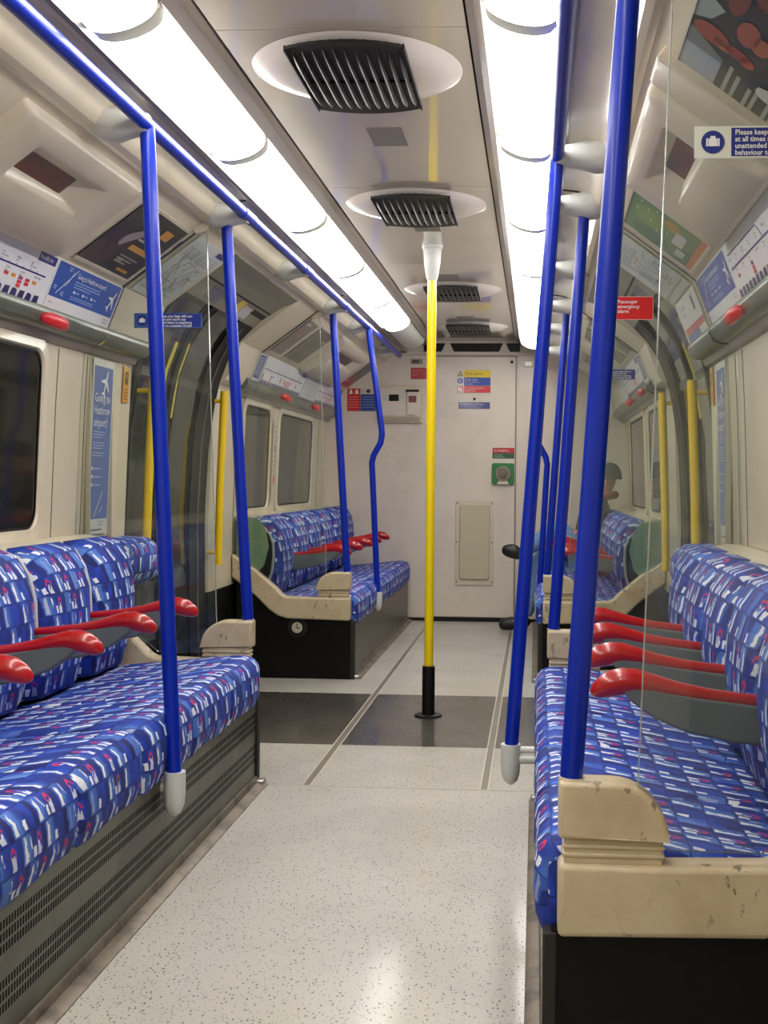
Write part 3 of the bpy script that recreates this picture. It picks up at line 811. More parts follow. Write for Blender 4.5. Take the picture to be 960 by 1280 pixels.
# perch pads in the set-backs beside the doors
for s in (-1, 1):
    ya, yb = (4.23, 4.60) if s < 0 else (4.13, 4.58)
    prof = [(1.125,.665),(1.02,.668),(.985,.690),(.972,.730),(.975,.775),(.992,.815),(1.03,.838),(1.125,.842)]
    L = [0]
    for a, b in zip(prof, prof[1:]): L.append(L[-1]+math.dist(a, b))
    rows = []; ys = [ya, ya+.004, ya+.015, ya+.04, (ya+yb)/2, yb-.04, yb-.015, yb-.004, yb]
    for y in ys:
        e = min(y-ya, yb-y); r = .04; d = 0 if e >= r else r*(1-math.sqrt(max(0, 1-((r-e)/r)**2)))*0.7
        rows.append([(X(s, u+(d if u < 1.1 else 0)), y, v+(d if v < .75 else -d)) for u, v in prof])
    m = MB(); m.grid(rows, close_v=True, caps=True, uvs=lambda a, b: (ys[min(a, 8)], -L[min(b, 7)]))
    o = m.build('perch_pad', M['fabric'], angle=60)
    tag(o, 'padded blue perch rest beyond the glass screen beside the %s doors' % ('left' if s < 0 else 'right'), 'perch seat', 'perch rests beside the doors')
    q = MB(); q.prism([(X(s,u),v) for u, v in [(1.14,.56),(1.05,.56),(1.03,.60),(1.035,.668),(1.14,.668)]], ya+.02, yb-.02, 'y'); q.build('support', M['doorgrey'], o, bevel=0.004)

# ------------------------------------------------------------------ glass draught screens
def screen(s, ye, label):
    poly = [(.642,.475),(.697,.455),(.85,.455),(.90,.495),(.95,.535),(1.02,.60),(1.10,.645),(1.152,.68),(1.157,.80),(1.149,1.05),(1.141,1.3),(1.126,1.54),(1.075,1.535),(1.04,1.56),(1.053,1.59),(.994,1.742),(.722,1.944),(.694,1.955)]
    m = MB(); m.prism([(X(s,a),b) for a, b in poly], ye-.004, ye+.004, 'y')
    o = m.build('draught_screen', M['glass'], smooth=False)
    e = MB(); e.prism([(X(s,a),b) for a, b in [(.6405,.475),(.6422,.475),(.694,1.955),(.692,1.955)]], ye-.0045, ye+.0045, 'y'); e.build('glass_edge', M['glassedge'], o, smooth=False)
    c = MB(); c.prism([(X(s,a),b) for a, b in [(.672,1.958),(.694,1.935),(.725,1.922),(.74,1.938),(.70,1.975)]], ye-.018, ye+.018, 'y'); c.build('top_clip', M['cream_box'], o, bevel=0.004)
    return tag(o, label, 'glass screen', 'glass draught screens at the bench ends')
screen(-1, 4.150, 'glass draught screen at the end of the near left bench, blue notice on it')
screen(1, 2.020, 'smudged glass screen nearest the camera on the right, by the scuffed end cap')
screen(1, 4.030, 'glass draught screen with the red alarm notice, far end of near right bench')
screen(-1, 6.360, 'glass draught screen at the door end of the far left bench')
screen(1, 6.360, 'glass draught screen before the passenger at the door end of far right bench')

# ------------------------------------------------------------------ poles and handrails
def bracket(s, y, parent, wide=True):
    """moulded arm from the ceiling panel to the handrail"""
    m = MB()
    arm = [(.700,2.004,.030,.034),(.690,2.000,.042,.046),(.665,1.994,.046,.053),(.635,1.990,.045,.055),(.605,1.992,.037,.050),(.580,1.993,.031,.043),(.558,1.992,.028,.038),(.546,1.991,.0255,.034)]
    rows = []
    for x, z, hz, hy in arm:
        if s > 0 and x < .64: x -= .028*(.64-x)/.094
        r = []
        for i in range(20):
            a = 2*math.pi*i/20; ca, sa = math.cos(a), math.sin(a)
            r.append((X(s, x), y+hy*math.copysign(abs(ca)**.7, ca), z+hz*math.copysign(abs(sa)**.7, sa)))
        rows.append(r)
    m.grid(rows, close_v=True, caps=True)
    return m.build('bracket', M['bracket'], parent, angle=60)
HR = {}
for s in (-1, 1):
    hr = .550 if s < 0 else .522
    m = MB(); m.tube([(X(s,hr), -0.9, 1.99), (X(s,hr), 8.85, 1.99)], 0.0195, 20)
    o = m.build('handrail', M['blue'], angle=60, origin=(X(s,hr), 0, 1.97))
    tag(o, 'long blue overhead handrail under the %s row of ceiling lights' % ('left' if s < 0 else 'right'), 'handrail', 'overhead handrails')
    HR[s] = o
    cy = {-1: (0.9, 1.985, 3.07, 4.15, 5.25, 6.36, 7.20, 8.55), 1: (0.9, 1.985, 3.42, 4.03, 5.25, 6.36, 7.30, 8.55)}[s]
    for y in cy: bracket(s, y, o)
    for y in cy[3:7]:
        m = MB(); m.tube([(X(s,hr), y-0.075, 1.99), (X(s,hr), y+0.075, 1.99)], 0.0220, 20); m.build('rail_sleeve', M['blue'], o, angle=40)
def cap_pole(s, ye, inn, label):
    y = ye
    m = MB(); m.tube([(X(s,.532), y, .55), (X(s,.622), y, 1.962)], 0.0195, 20)
    o = m.build('grab_pole', M['blue'], angle=60)
    c = MB(); c.tube([(X(s,.5335), y, .570), (X(s,.5338), y, .5745)], 0.022, 20); c.build('pole_collar', M['cream_box'], o)
    return tag(o, label, 'pole', 'blue poles along the benches')
def mid_pole(s, y, xb, zb, label, jog=False, ztop=1.985):
    hr = .550 if s < 0 else .522
    if not jog: pts = [(X(s,xb), y, zb), (X(s,hr), y, ztop)]
    else:
        base = [(xb, zb), (xb+.038, 1.10), (xb+.042, 1.17), (xb+.032, 1.215), (xb-.010, 1.29), (xb-.018, 1.34), (xb-.012, 1.40), (hr, ztop)]
        pts = []
        for i, (a, b) in enumerate(base): pts.append((X(s,a), y, b))
    m = MB(); m.tube(pts, 0.0195 if not jog else 0.0185, 20)
    o = m.build('grab_pole', M['blue'], angle=60)
    k = MB(); x = xb
    k.tube([(X(s,x), y, zb+.030), (X(s,x), y, zb-.02), (X(s,x), y, zb-.055), (X(s,x+.001), y, zb-.075), (X(s,x+.002), y, zb-.085)], [.0285,.0285,.026,.018,.006], 18)
    k.tube([(X(s,x), y, zb-.012), (X(s,.505), y, zb-.012)], 0.014, 12); k.tube([(X(s,x), y, zb+.014), (X(s,.505), y, zb+.014)], 0.010, 12)
    k.build('pole_socket', M['bracket'], o, angle=50)
    return tag(o, label, 'pole', 'blue poles along the benches')
cap_pole(1, 2.022, 0.0, 'blue pole nearest the camera, standing in the scuffed cream cap on the right')
cap_pole(1, 4.03, 0.0, 'blue pole in the cap at the far end of the near right bench')
cap_pole(1, 6.36, 0.0, 'blue pole in the door end cap of the far right bench')
cap_pole(-1, 4.15, 0.0, 'blue pole in the cap at the far end of the near left bench')
cap_pole(-1, 6.36, 0.0, 'blue pole in the cream cap of the far left bench')
mid_pole(-1, 3.07, .462, .275, 'blue pole in grey socket halfway along near left bench, nearest on the left')
mid_pole(1, 3.42, .405, .29, 'blue pole in grey socket halfway along the near right bench')
mid_pole(-1, 7.20, .478, .36, 'bent blue pole in grey socket on the far left bench', True)
mid_pole(1, 7.30, .495, .36, 'bent blue pole on the far right bench beside the passenger', True)

def yellow_pole():
    x, y = 0.012, 5.42
    m = MB(); m.tube([(x, y, .015), (x, y, 2.02)], 0.0205, 24); o = m.build('centre_pole', M['yellow'], angle=60)
    tag(o, 'bright yellow pole standing in the middle of the dark floor band', 'pole')
    k = MB(); k.tube([(x, y, .004), (x, y, .225), (x, y, .228)], [.029, .029, .022], 20); k.build('black_sleeve', M['black'], o)
    k = MB(); k.tube([(x, y, 0.0), (x, y, .006), (x, y, .010)], [.062, .062, .050], 28); k.build('floor_flange', M['black'], o)
    k = MB(); k.tube([(x, y, 2.13), (x, y, 2.118), (x, y, 2.112), (x, y, 2.05), (x, y, 1.985), (x, y, 1.972)], [.047, .047, .041, .037, .026, .022], 24); k.build('ceiling_socket', M['bracket'], o)
yellow_pole()
for s in (-1, 1):
    for y, z0, z1, lab in ((4.755, .72, 1.47, 'near'), (5.86, .64, 1.50, 'far')):
        m = MB(); xx = 1.088
        m.tube([(X(s,xx+.012), y, z0), (X(s,xx+.006), y, 1.0), (X(s,xx-.012), y, z1)], 0.0185, 18)
        for zz in (z0+.06, z1-.05): m.tube([(X(s,xx), y, zz), (X(s,1.155), y, zz)], 0.010, 10)
        o = m.build('door_handle_bar', M['yellow_dirty'], angle=60)
        tag(o, 'yellow vertical grab bar at the %s side of the %s doors' % (lab, 'left' if s < 0 else 'right'), 'grab bar', 'yellow grab bars beside the doors')

# ------------------------------------------------------------------ ceiling vents and speaker grilles
def vent(yc, label):
    root = thing('ceiling_vent', label, 'air vent', (CX, yc, 2.13), 'oval air vents along the ceiling centre')
    R = 0.272; m = MB(); rows = []
    for i in range(9):
        t = i/8; r = R*(1-t)+0.02*t; z = 2.1302 - 0.022*math.sin(min(t*2.6, 1)*math.pi/2)**0.8
        rows.append([(CX+r*math.cos(a), yc+r*1.02*math.sin(a), z) for a in [2*math.pi*k/48 for k in range(48)]])
    m.grid(rows, close_v=True, caps=True); m.build('dish', M['vent_rim'], root, angle=60)
    m = MB(); g = MB(); hw = 0.142; n = 11
    def yl(x): return 0.272*1.02*math.sqrt(max(1-(x/R)**2, 0))
    xs = [-hw+2*hw*i/12 for i in range(13)]
    poly = [(CX+x, yc-yl(x)) for x in xs]+[(CX+x, yc+yl(x)) for x in reversed(xs)]
    m.prism(poly, 2.103, 2.110, 'z'); m.build('grille_back', M['black'], root, smooth=False)
    for i in range(n):
        x = -hw+2*hw*(i+.5)/n; L = yl(x)-0.004; rows = []
        for j in range(13):
            u = -1+2*j/12; z = 2.108-0.014*(1-abs(u)**4)
            rows.append([(CX+x-.0045, yc+u*L, 2.110), (CX+x-.0065, yc+u*L, z+.004), (CX+x, yc+u*L, z), (CX+x+.0065, yc+u*L, z+.004), (CX+x+.0045, yc+u*L, 2.110)])
        g.grid(rows, close_v=True, caps=True)
    g.build('grille_slats', M['dark'], root, angle=50)
    e = MB(); e.box((CX-hw-.004, yc-yl(hw), 2.098), (CX-hw, yc+yl(hw), 2.112)); e.box((CX+hw, yc-yl(hw), 2.098), (CX+hw+.004, yc+yl(hw), 2.112)); e.box((CX-hw, yc-.003, 2.0965), (CX+hw, yc+.003, 2.104)); e.build('grille_frame', M['black'], root, smooth=False)
for yc, lab in ((3.09, 'large oval ceiling vent nearest the camera with black slats'), (4.62, 'second oval ceiling vent, between the camera and the yellow pole'), (6.68, 'third oval ceiling vent, just beyond the yellow pole'), (8.30, 'small looking oval ceiling vent closest to the end door')):
    vent(yc, lab)
for yc, lab in ((3.69, 'grey speaker grille between the first and second oval vents'), (5.0, 'grey speaker grille just before the top of the yellow pole'), (6.27, 'grey speaker grille right behind the top of the yellow pole'), (7.86, 'grey speaker grille before the last oval vent')):
    m = MB(); m.box((CX-.052, yc-.095, 2.127), (CX+.058, yc+.095, 2.1299)); o = m.build('speaker_grille', flat((118, 110, 102), 0.6, 0.0), bevel=0.001)
    tag(o, lab, 'speaker grille', 'speaker grilles in the ceiling')

# ------------------------------------------------------------------ panels on the slope and the map strip
def slope_board(s, ya, yb, t0, t1, base, which='slope', lift=0.002, thick=0.003):
    a, b = (SLOPE1, SLOPE0) if which == 'slope' else (MAP1, SLOPE1)
    A = Vector((X(s, a[0]), 0, a[1])); B = Vector((X(s, b[0]), 0, b[1])); V = (B-A).normalized()
    U = Vector((0, 1 if s < 0 else -1, 0)); y = ya if s < 0 else yb
    N = U.cross(V).normalized()
    O = A+V*t0+Vector((0, y, 0))+N*lift
    return Board(O, U, V, abs(yb-ya), t1-t0, base, thick)
WHITE = (232, 232, 232)
def plane_shape(bd, cx, cy, L, rgb, rot=1.1):
    pts = [(0,.5),(.04,.42),(.05,.15),(.40,-.08),(.40,-.15),(.05,-.02),(.04,-.32),(.16,-.42),(.16,-.48),(0,-.43),(-.16,-.48),(-.16,-.42),(-.04,-.32),(-.05,-.02),(-.40,-.15),(-.40,-.08),(-.05,.15),(-.04,.42)]
    c, sn = math.cos(rot-math.pi/2), math.sin(rot-math.pi/2)
    bd.poly([(cx+(x*c-y*sn)*L, cy+(x*sn+y*c)*L) for x, y in pts], rgb)
BLUE = (30, 78, 168)
def airport_poster(s, ya, yb, label):
    b = slope_board(s, ya, yb, .004, .163, (226, 226, 230), 'map')
    w = b.w; b.rect(.006, .042, w-.012, .156, BLUE)
    b.line((.05, .055), (.16, .148), .003, WHITE); b.line((.115, .10), (.135, .140), .002, WHITE); b.line((.10, .085), (.115, .105), .002, WHITE)
    b.text('Going to Heathrow airport?', .165, .124, .024, WHITE, sx=.92)
    for i in range(3): b.line((.165, .112-.009*i), (.165+[.21,.22,.14][i], .112-.009*i), .0022, (170, 196, 236))
    for i in range(3): b.rect(.175+.075*i, .074, .187+.075*i, .082, WHITE, 2); b.line((.19+.075*i, .078), (.225+.075*i, .078), .002, (200, 214, 240))
    for i in range(2): b.line((.165, .062-.007*i), (.36, .062-.007*i), .0018, (170, 196, 236))
    for t, u, v in (('Wood', .09, .144), ('Green', .088, .136), ('Acton', .02, .075), ('Town', .02, .067), ('South', .085, .062), ('Ealing', .085, .054)): b.text(t, u, v, .009, WHITE)
    plane_shape(b, w-.058, .098, .085, WHITE, 1.0)
    b.text('tfl.gov.uk', .02, .022, .008, (60, 60, 90)); b.text('MAYOR OF', w-.075, .026, .008, (40, 40, 50)); b.text('LONDON', w-.075, .016, .009, (40, 40, 50))
    tag(b.build('airport_poster'), label, 'poster', 'blue airport posters on the map strip')
def line_map(s, ya, yb, label, variant=0):
    b = slope_board(s, ya, yb, .004, .163, (224, 224, 230), 'map'); w = b.w; rnd = random.Random(int(ya*10)+variant)
    navy = (28, 34, 120); red = (214, 58, 58)
    b.rect(w-.135, .128, w-.010, .156, navy); b.text('Piccadilly line', w-.130, .136, .020, WHITE, sx=.88)
    yl_ = .088
    b.line((.02, yl_), (w-.05, yl_), .005, navy)
    n = int(w/.052)
    for i in range(n):
        u = .035+i*(w-.10)/n; b.line((u, yl_), (u, yl_+.008), .003, navy)
        nm = rnd.choice(['Arnos Grove','Wood Green','Turnpike Lane','Manor House','Finsbury Park','Arsenal','Holloway Road','Russell Square','Holborn','Covent Garden','Green Park','Hyde Park Corner','Knightsbridge','Earls Court','Hammersmith','Acton Town'])
        a, _, c = nm.partition(' ')
        if i % 2 == 0:
            b.text(a, u-.012, yl_+.022, .0085, (60, 60, 80)); 
            if c: b.text(c, u-.012, yl_+.013, .0085, (60, 60, 80))
        else:
            b.text(a, u-.010, yl_-.014, .0085, (60, 60, 80))
            if c: b.text(c, u-.010, yl_-.023, .0085, (60, 60, 80))
        if rnd.random() < .55:
            k = rnd.randint(1, 3)
            for q in range(k):
                cc = red if rnd.random() < .75 else rnd.choice([(40, 70, 150), (230, 150, 40), (170, 60, 120)])
                b.rect(u-.008, yl_-.034-.012*q, u+.020, yl_-.024-.012*q, cc, 2)
    if variant == 0:
        b.line((.03, .128), (w*.42, .128), .004, navy); b.line((w*.42, .128), (w*.46, yl_), .004, navy)
    for i in range(int(w/.05)):
        b.poly([(.012+.05*i, .004), (.052+.05*i, .004), (.050+.05*i, .022+.006*(i % 2)), (.040+.05*i, .026), (.020+.05*i, .026)], (40, 36, 96))
    tag(b.build('line_map'), label, 'line map', 'line maps on the side strips')
def dark_ad(s, ya, yb, label, kind=0):
    base = {0: (30, 24, 24), 1: (28, 34, 34), 2: (88, 128, 84), 3: (120, 108, 104), 4: (92, 88, 72), 5: (60, 34, 34)}[kind]
    b = slope_board(s, ya, yb, .035, .305, base); w, h = b.w, b.h; r = random.Random(kind)
    if kind == 0:
        b.poly([(0,.0),(.16,.0),(.20,.05),(.17,.11),(.10,.13),(.04,.10),(0,.09)], (70, 44, 42), 1); b.disc(.075, .125, .045, (58, 36, 34), 2)
        b.disc(.19, .215, .040, (112, 44, 38), 2, rv=.032); b.poly([(.10,.12),(.14,.10),(.22,.17),(.20,.20),(.13,.16)], (150, 140, 142), 2); b.poly([(.0,.14),(.10,.16),(.17,.24),(.14,.27),(0,.27)], (40, 28, 28), 1)
        b.rect(.215, .105, .39, .128, (206, 150, 56), 2); b.rect(.31, .195, .39, .235, (206, 142, 50), 2)
        for i in range(3): b.rect(.21+.02*i, .150+.016*i, .33, .158+.016*i, (176, 170, 164), 2)
        for i in range(3): b.rect(.22, .072-.014*i, .38-.03*i, .078-.014*i, (148, 140, 132), 2)
        b.text('3.49', .22, .045, .03, (200, 196, 190)); b.rect(.30, .016, .40, .028, (186, 130, 44), 2)
    elif kind == 1:
        b.rect(0, .185, .15, .27, (150, 160, 170), 1); b.poly([(.15,.185),(.17,.185),(.23,.27),(.15,.27)], (112, 118, 114), 1); b.poly([(.30,.235),(.36,.215),(.40,.27),(.27,.27)], (150, 162, 160), 1)
        for cx, cy, rx, ry, cc in ((.245,.225,.036,.040,(150,66,42)),(.232,.195,.022,.024,(196,112,66)),(.235,.165,.022,.030,(150,48,36)),(.225,.140,.020,.016,(176,60,44)),(.335,.160,.05,.024,(164,84,50)),(.32,.130,.035,.020,(176,98,60)),(.44,.20,.07,.020,(130,60,42)),(.50,.15,.05,.03,(110,54,38))): b.disc(cx, cy, rx, cc, 2, rv=ry)
        for i, v in enumerate((.158,.138,.108,.092,.060,.044)): b.rect(.02, v, .17-.02*(i % 3), v+.009, (158, 160, 152), 2)
        b.disc(.150, .075, .028, (206, 206, 196), 3); b.rect(.02, .018, .12, .026, (150, 152, 146), 2)
    elif kind == 2:
        b.rect(0, 0, w, .022, (200, 120, 70), 1); b.disc(.27, .19, .10, (116, 146, 72), 1, rv=.06); b.disc(.33, .12, .05, (168, 138, 56), 1, rv=.03)
        b.rect(.06, .04, .15, .075, (184, 190, 176), 2); b.rect(.17, .06, .30, .10, (196, 198, 198), 2); b.disc(.30, .08, .02, (196, 198, 198), 2)
        for i in range(9): u, v = r.random()*w*.9, .10+r.random()*.14; b.rect(u, v, u+.03, v+.006, (150, 184, 160), 2)
        b.disc(.08, .17, .07, (70, 112, 88), 1)
    elif kind == 3:
        for i in range(8): b.rect(.02+.03*i, .04, .035+.03*i, .12+.1*r.random(), (146, 134, 128), 2)
        b.rect(.02, .235, .12, .255, (196, 190, 186), 2); b.rect(0, .17, w, .20, (140, 92, 88), 1)
    elif kind == 4:
        for i in range(9): b.rect(.02+.04*i, .05+.02*(i % 2), .030+.04*i, .12+.12*r.random(), (140, 136, 112), 2)
        b.rect(w-.10, .19, w-.03, .21, (206, 184, 60), 2)
    else:
        b.rect(0, 0, w, .10, (158, 34, 50), 1); b.disc(.08, .18, .04, (96, 56, 46), 2); b.disc(.22, .19, .035, (84, 46, 40), 2); b.rect(.28, .14, .36, .22, (60, 96, 90), 2)
        b.rect(.05, .05, .16, .06, (210, 180, 184), 2)
    o = b.build('advert'); tag(o, label, 'advert', 'advert panels on the ceiling slope')
    # cream rails holding the card
    for v0, v1 in ((-.012, 0.0), (h, h+.012)):
        q = MB(); P_ = []
        for n in (0.0, .006):
            P_ += [b.pt(-.004, v0, n), b.pt(w+.004, v0, n), b.pt(w+.004, v1, n), b.pt(-.004, v1, n)]
        q.v += [tuple(p) for p in P_]
        for f in ((0,3,2,1),(4,5,6,7),(0,1,5,4),(1,2,6,5),(2,3,7,6),(3,0,4,7)): q.f.append(f); q.mi.append(0)
        ob = q.build('card_rail', M['cream_box']); ob.parent = o; ob.location = Vector(ob.location)-Vector(o.location)
def network_map(s, ya, yb, label):
    b = slope_board(s, ya, yb, .01, .325, (208, 214, 214)); r = random.Random(3); w, h = b.w, b.h
    b.rect(w-.10, h-.035, w-.01, h-.012, (50, 56, 110), 2)
    cols = [(90, 100, 140), (60, 80, 160), (170, 90, 100), (80, 130, 110), (140, 116, 70), (50, 50, 70)]
    for i in range(60):
        u, v = .05+r.random()*(w-.12), .05+r.random()*(h-.14); a = r.choice([0, math.pi/4, -math.pi/4, math.pi/2]); L = .03+.09*r.random()
        u2 = min(max(u+L*math.cos(a), .02), w-.02); v2 = min(max(v+L*math.sin(a), .03), h-.06)
        if math.hypot(u2-u, v2-v) > .005: b.line((u, v), (u2, v2), .0022, r.choice(cols))
    for k in range(5): 
        for i in range(4): b.rect(.03+.075*k, h-.058-.012*i, .085+.075*k, h-.052-.012*i, (168, 176, 186), 2)
    for i in range(4): b.rect(.02, .03+.0*i, w-.02, .033, (150, 158, 160), 2)
    tag(b.build('network_map'), label, 'network map', 'network maps beside the doors')
airport_poster(-1, 3.60, 4.160, 'blue airport poster with white plane on the near left map strip')
line_map(-1, 2.55, 3.595, 'white line map beside the blue airport poster, near left map strip', 0)
airport_poster(1, 3.47, 4.035, 'blue airport poster on the near right map strip beside red knob')
line_map(1, 2.40, 3.465, 'white line map at the right edge of the photo, near right strip', 0)
line_map(-1, 6.47, 7.60, 'white line map above the windows of the far left bench', 1)
line_map(-1, 8.12, 9.02, 'line map nearest the end wall on the far left strip', 1)
line_map(1, 6.47, 7.60, 'white line map above the far right bench, seen through the screens', 1)
for s in (-1, 1):
    b = slope_board(s, 6.30, 6.455, .004, .163, (214, 216, 220), 'map')
    b.rect(.012, .02, .143, .150, (58, 88, 150)); 
    for i in range(8): b.rect(.03, .04+.013*i, .12, .045+.013*i, (200, 208, 226), 2)
    tag(b.build('notice_card'), 'blue list notice at the door end of the far %s map strip' % ('left' if s < 0 else 'right'), 'notice', 'blue list notices')
    b = slope_board(s, 7.62, 8.10, .004, .163, (206, 208, 210), 'map')
    for i in range(6): b.rect(.03, .03+.02*i, .43, .034+.02*i, (188, 190, 196), 1)
    tag(b.build('notice_card'), 'pale blank card between the two line maps on the far %s strip' % ('left' if s < 0 else 'right'), 'notice', 'pale cards on the far strips')
b = slope_board(1, 4.12, 4.58, .004, .163, (226, 224, 214), 'map')
b.rect(.0, .03, .46, .055, (206, 84, 66), 2); b.rect(.0, .0, .30, .03, (58, 94, 160), 2); b.text('Priority seat', .05, .12, .022, (60, 60, 60)); b.text('Please offer', .05, .095, .018, (90, 90, 90)); b.rect(.33, .09, .37, .14, (70, 66, 60), 2)
tag(b.build('notice_card'), 'white notice with red and blue stripes beside the right doors', 'notice')
dark_ad(-1, 3.66, 4.12, 'dark advert with orange blocks on the near left slope', 0)
dark_ad(1, 1.70, 2.475, 'dark advert with brown faces at the top right of the photo', 1)
dark_ad(1, 3.53, 3.96, 'green advert with an orange edge on the near right slope', 2)
dark_ad(-1, 6.39, 6.64, 'pale brown advert nearest the doors on the far left slope', 3)
dark_ad(-1, 6.74, 7.16, 'olive grey advert second from the doors on the far left slope', 4)
dark_ad(-1, 8.62, 9.04, 'red and black advert beside the end wall on the far left slope', 5)
dark_ad(1, 6.39, 6.64, 'grey advert nearest the doors on the far right slope', 3)
dark_ad(1, 6.74, 7.16, 'olive grey advert second from the doors on the far right slope', 4)
network_map(-1, 4.22, 4.61, 'pale network map on the slope left of the doors behind the glass')
network_map(1, 4.12, 4.61, 'pale network map on the slope beside the right doors')

# display housings on the slope
def display(s, ya, yb, label, plate=None):
    S0 = Vector(SLOPE0); S1 = Vector(SLOPE1); T = (S1-S0).normalized(); Nn = Vector((T.y, -T.x)); 
    if Nn.x > 0: Nn = -Nn
    def pt(y, t, d): p = S0+T*t+Nn*d; return (X(s, p.x), y, p.y)
    def ring(y0, y1, t0, t1, d, r=0.0, n=4, dt=0.0):
        out = []
        for cy, ct, a0 in ((y1-r, t1-r, 0), (y0+r, t1-r, 90), (y0+r, t0+r, 180), (y1-r, t0+r, 270)):
            for i in range(n+1):
                a = math.radians(a0+90*i/n); out.append(pt(cy+r*math.cos(a), ct+r*math.sin(a), d))
        return out
    oy0, oy1 = ya+.15, yb-.19
    m = MB()
    rows = [ring(ya, yb, -.004, .338, 0, .012), ring(ya+.008, yb-.008, .000, .334, .028, .02), ring(ya+.022, yb-.022, .010, .322, .040, .025), ring(oy0, oy1, .062, .185, .040, .012), ring(oy0+.012, oy1-.008, .070, .176, .036, .010), ring(oy0+.030, oy1-.115, .098, .158, .006, .008)]
    m.grid(rows, close_v=True)
    o = m.build('display_housing', M['cream_box'], angle=45)
    tag(o, label, 'display', 'passenger display housings on the slopes')
    q = MB(); q.grid([ring(oy0+.028, oy1-.113, .096, .160, .004, .008), ring(oy0+.028, oy1-.113, .096, .160, .0085, .008)], close_v=True, caps=True)
    q.build('led_panel', M['led'], o)
    if plate:
        q = MB(); q.grid([ring(plate[0], plate[1], -.002, .336, 0, .006), ring(plate[0], plate[1], -.002, .336, .024, .006), ring(plate[0]+.006, plate[1]-.006, .004, .33, .028, .006)], close_v=True, caps=True)
        q.build('cover_plate', M['cream_box'], o, angle=40)
display(-1, 2.71, 3.52, 'cream housing with dark red display high on the near left')
display(1, 2.60, 3.42, 'cream housing with display behind the bag notice, near right slope', (2.44, 2.595))
display(-1, 7.30, 8.50, 'cream display housing on the far left slope above the bench')
display(1, 7.30, 8.50, 'cream display housing on the far right slope')
# red knobs under the map strips
for s, ys in ((-1, (3.67, 7.15, 8.14)), (1, (3.52, 6.60, 7.45))):
    names = ('near', 'far, closer to the doors', 'far, closer to the end wall')
    for y, nm in zip(ys, names):
        m = MB(); x = X(s, 1.052)
        m.tube([(x, y, 1.585), (x, y, 1.55)], 0.010, 10)
        rows = [[(X(s, 1.036+dx+w_*.9*math.cos(a)), y+dy, 1.556+dz+w_*math.sin(a)) for a in [2*math.pi*q/16 for q in range(16)]] for dy, w_, dx, dz in ((-.082,.003,.010,.004),(-.078,.012,.008,.003),(-.062,.019,.004,.001),(-.02,.022,0,0),(.03,.023,-.001,-.002),(.062,.021,0,-.003),(.078,.014,.002,-.002),(.082,.003,.003,-.001))]
        m.grid(rows, close_v=True, caps=True)
        tag(m.build('passenger_grip', M['redknob'], angle=70), 'red knob under the %s map strip, %s' % ('left' if s < 0 else 'right', nm), 'knob', 'red knobs under the map strips')

# vertical blue poster and small orange notice in the set-backs
for s in (-1, 1):
    za, zb = .86, 1.50
    A = Vector((X(s, wallx(za)-.006), 0, za)); B = Vector((X(s, wallx(zb)-.006), 0, zb)); V = (B-A).normalized()
    y0, y1 = 4.228, 4.436
    U = Vector((0, 1 if s < 0 else -1, 0)); O = A+Vector((0, y0 if s < 0 else y1, 0))
    b = Board(O, U, V, y1-y0, (B-A).length, (212, 214, 206), .004)
    b.rect(.010, .055, .198, .615, (44, 92, 168))
    plane_shape(b, .125, .555, .11, WHITE, 1.15)
    b.text('Going to', .020, .485, .046, WHITE, sx=.95); b.text('Heathrow', .020, .440, .046, WHITE, sx=.82); b.text('airport?', .020, .395, .046, WHITE, sx=.95)
    for k, (n, v) in enumerate(((3, .375), (3, .335), (2, .298))):
        for i in range(n): b.line((.022, v-.010*i), (.140-.012*i, v-.010*i), .0025, (176, 198, 230))
    for i in range(3): b.rect(.022, .235-.030*i, .034, .247-.030*i, WHITE, 2); b.line((.042, .24-.030*i), (.115, .24-.030*i), .003, (190, 208, 236))
    b.line((.060, .062), (.140, .155), .004, WHITE); b.line((.115, .075), (.140, .10), .003, WHITE)
    b.text('LONDON', .105, .028, .012, (50, 50, 60)); b.text('MAYOR OF', .105, .040, .012, (50, 50, 60)); b.rect(.02, .012, .15, .018, (90, 90, 90), 2)
    tag(b.build('tall_poster'), 'tall narrow blue poster with white plane beside the %s doors' % ('left' if s < 0 else 'right'), 'poster', 'tall blue posters beside the doors')
    q = MB(); q.box((min(X(s,1.128), X(s,1.146)), 4.216, .835), (max(X(s,1.128), X(s,1.146)), 4.223, 1.52)); q.box((min(X(s,1.128), X(s,1.146)), 4.438, .835), (max(X(s,1.128), X(s,1.146)), 4.445, 1.52))
    ntrim += 1; struct(q.build('trim_%d' % ntrim, M['cream_box'], bevel=0.002))
    za, zb = 1.36, 1.50
    A = Vector((X(s, wallx(za)-.004), 0, za)); B = Vector((X(s, wallx(zb)-.004), 0, zb)); y0, y1 = 4.555, 4.615
    b = Board(A+Vector((0, y0 if s < 0 else y1, 0)), U, (B-A), y1-y0, (B-A).length, (222, 160, 60), .003)
    b.rect(.014, .07, .046, .12, (84, 50, 30), 2); b.disc(.030, .103, .008, (200, 140, 60), 3)
    for i in range(4): b.rect(.008, .012+.012*i, .052, .018+.012*i, (170, 100, 30), 2)
    tag(b.build('door_notice'), 'small orange notice next to the %s doors' % ('left' if s < 0 else 'right'), 'notice', 'small orange notices by the doors')

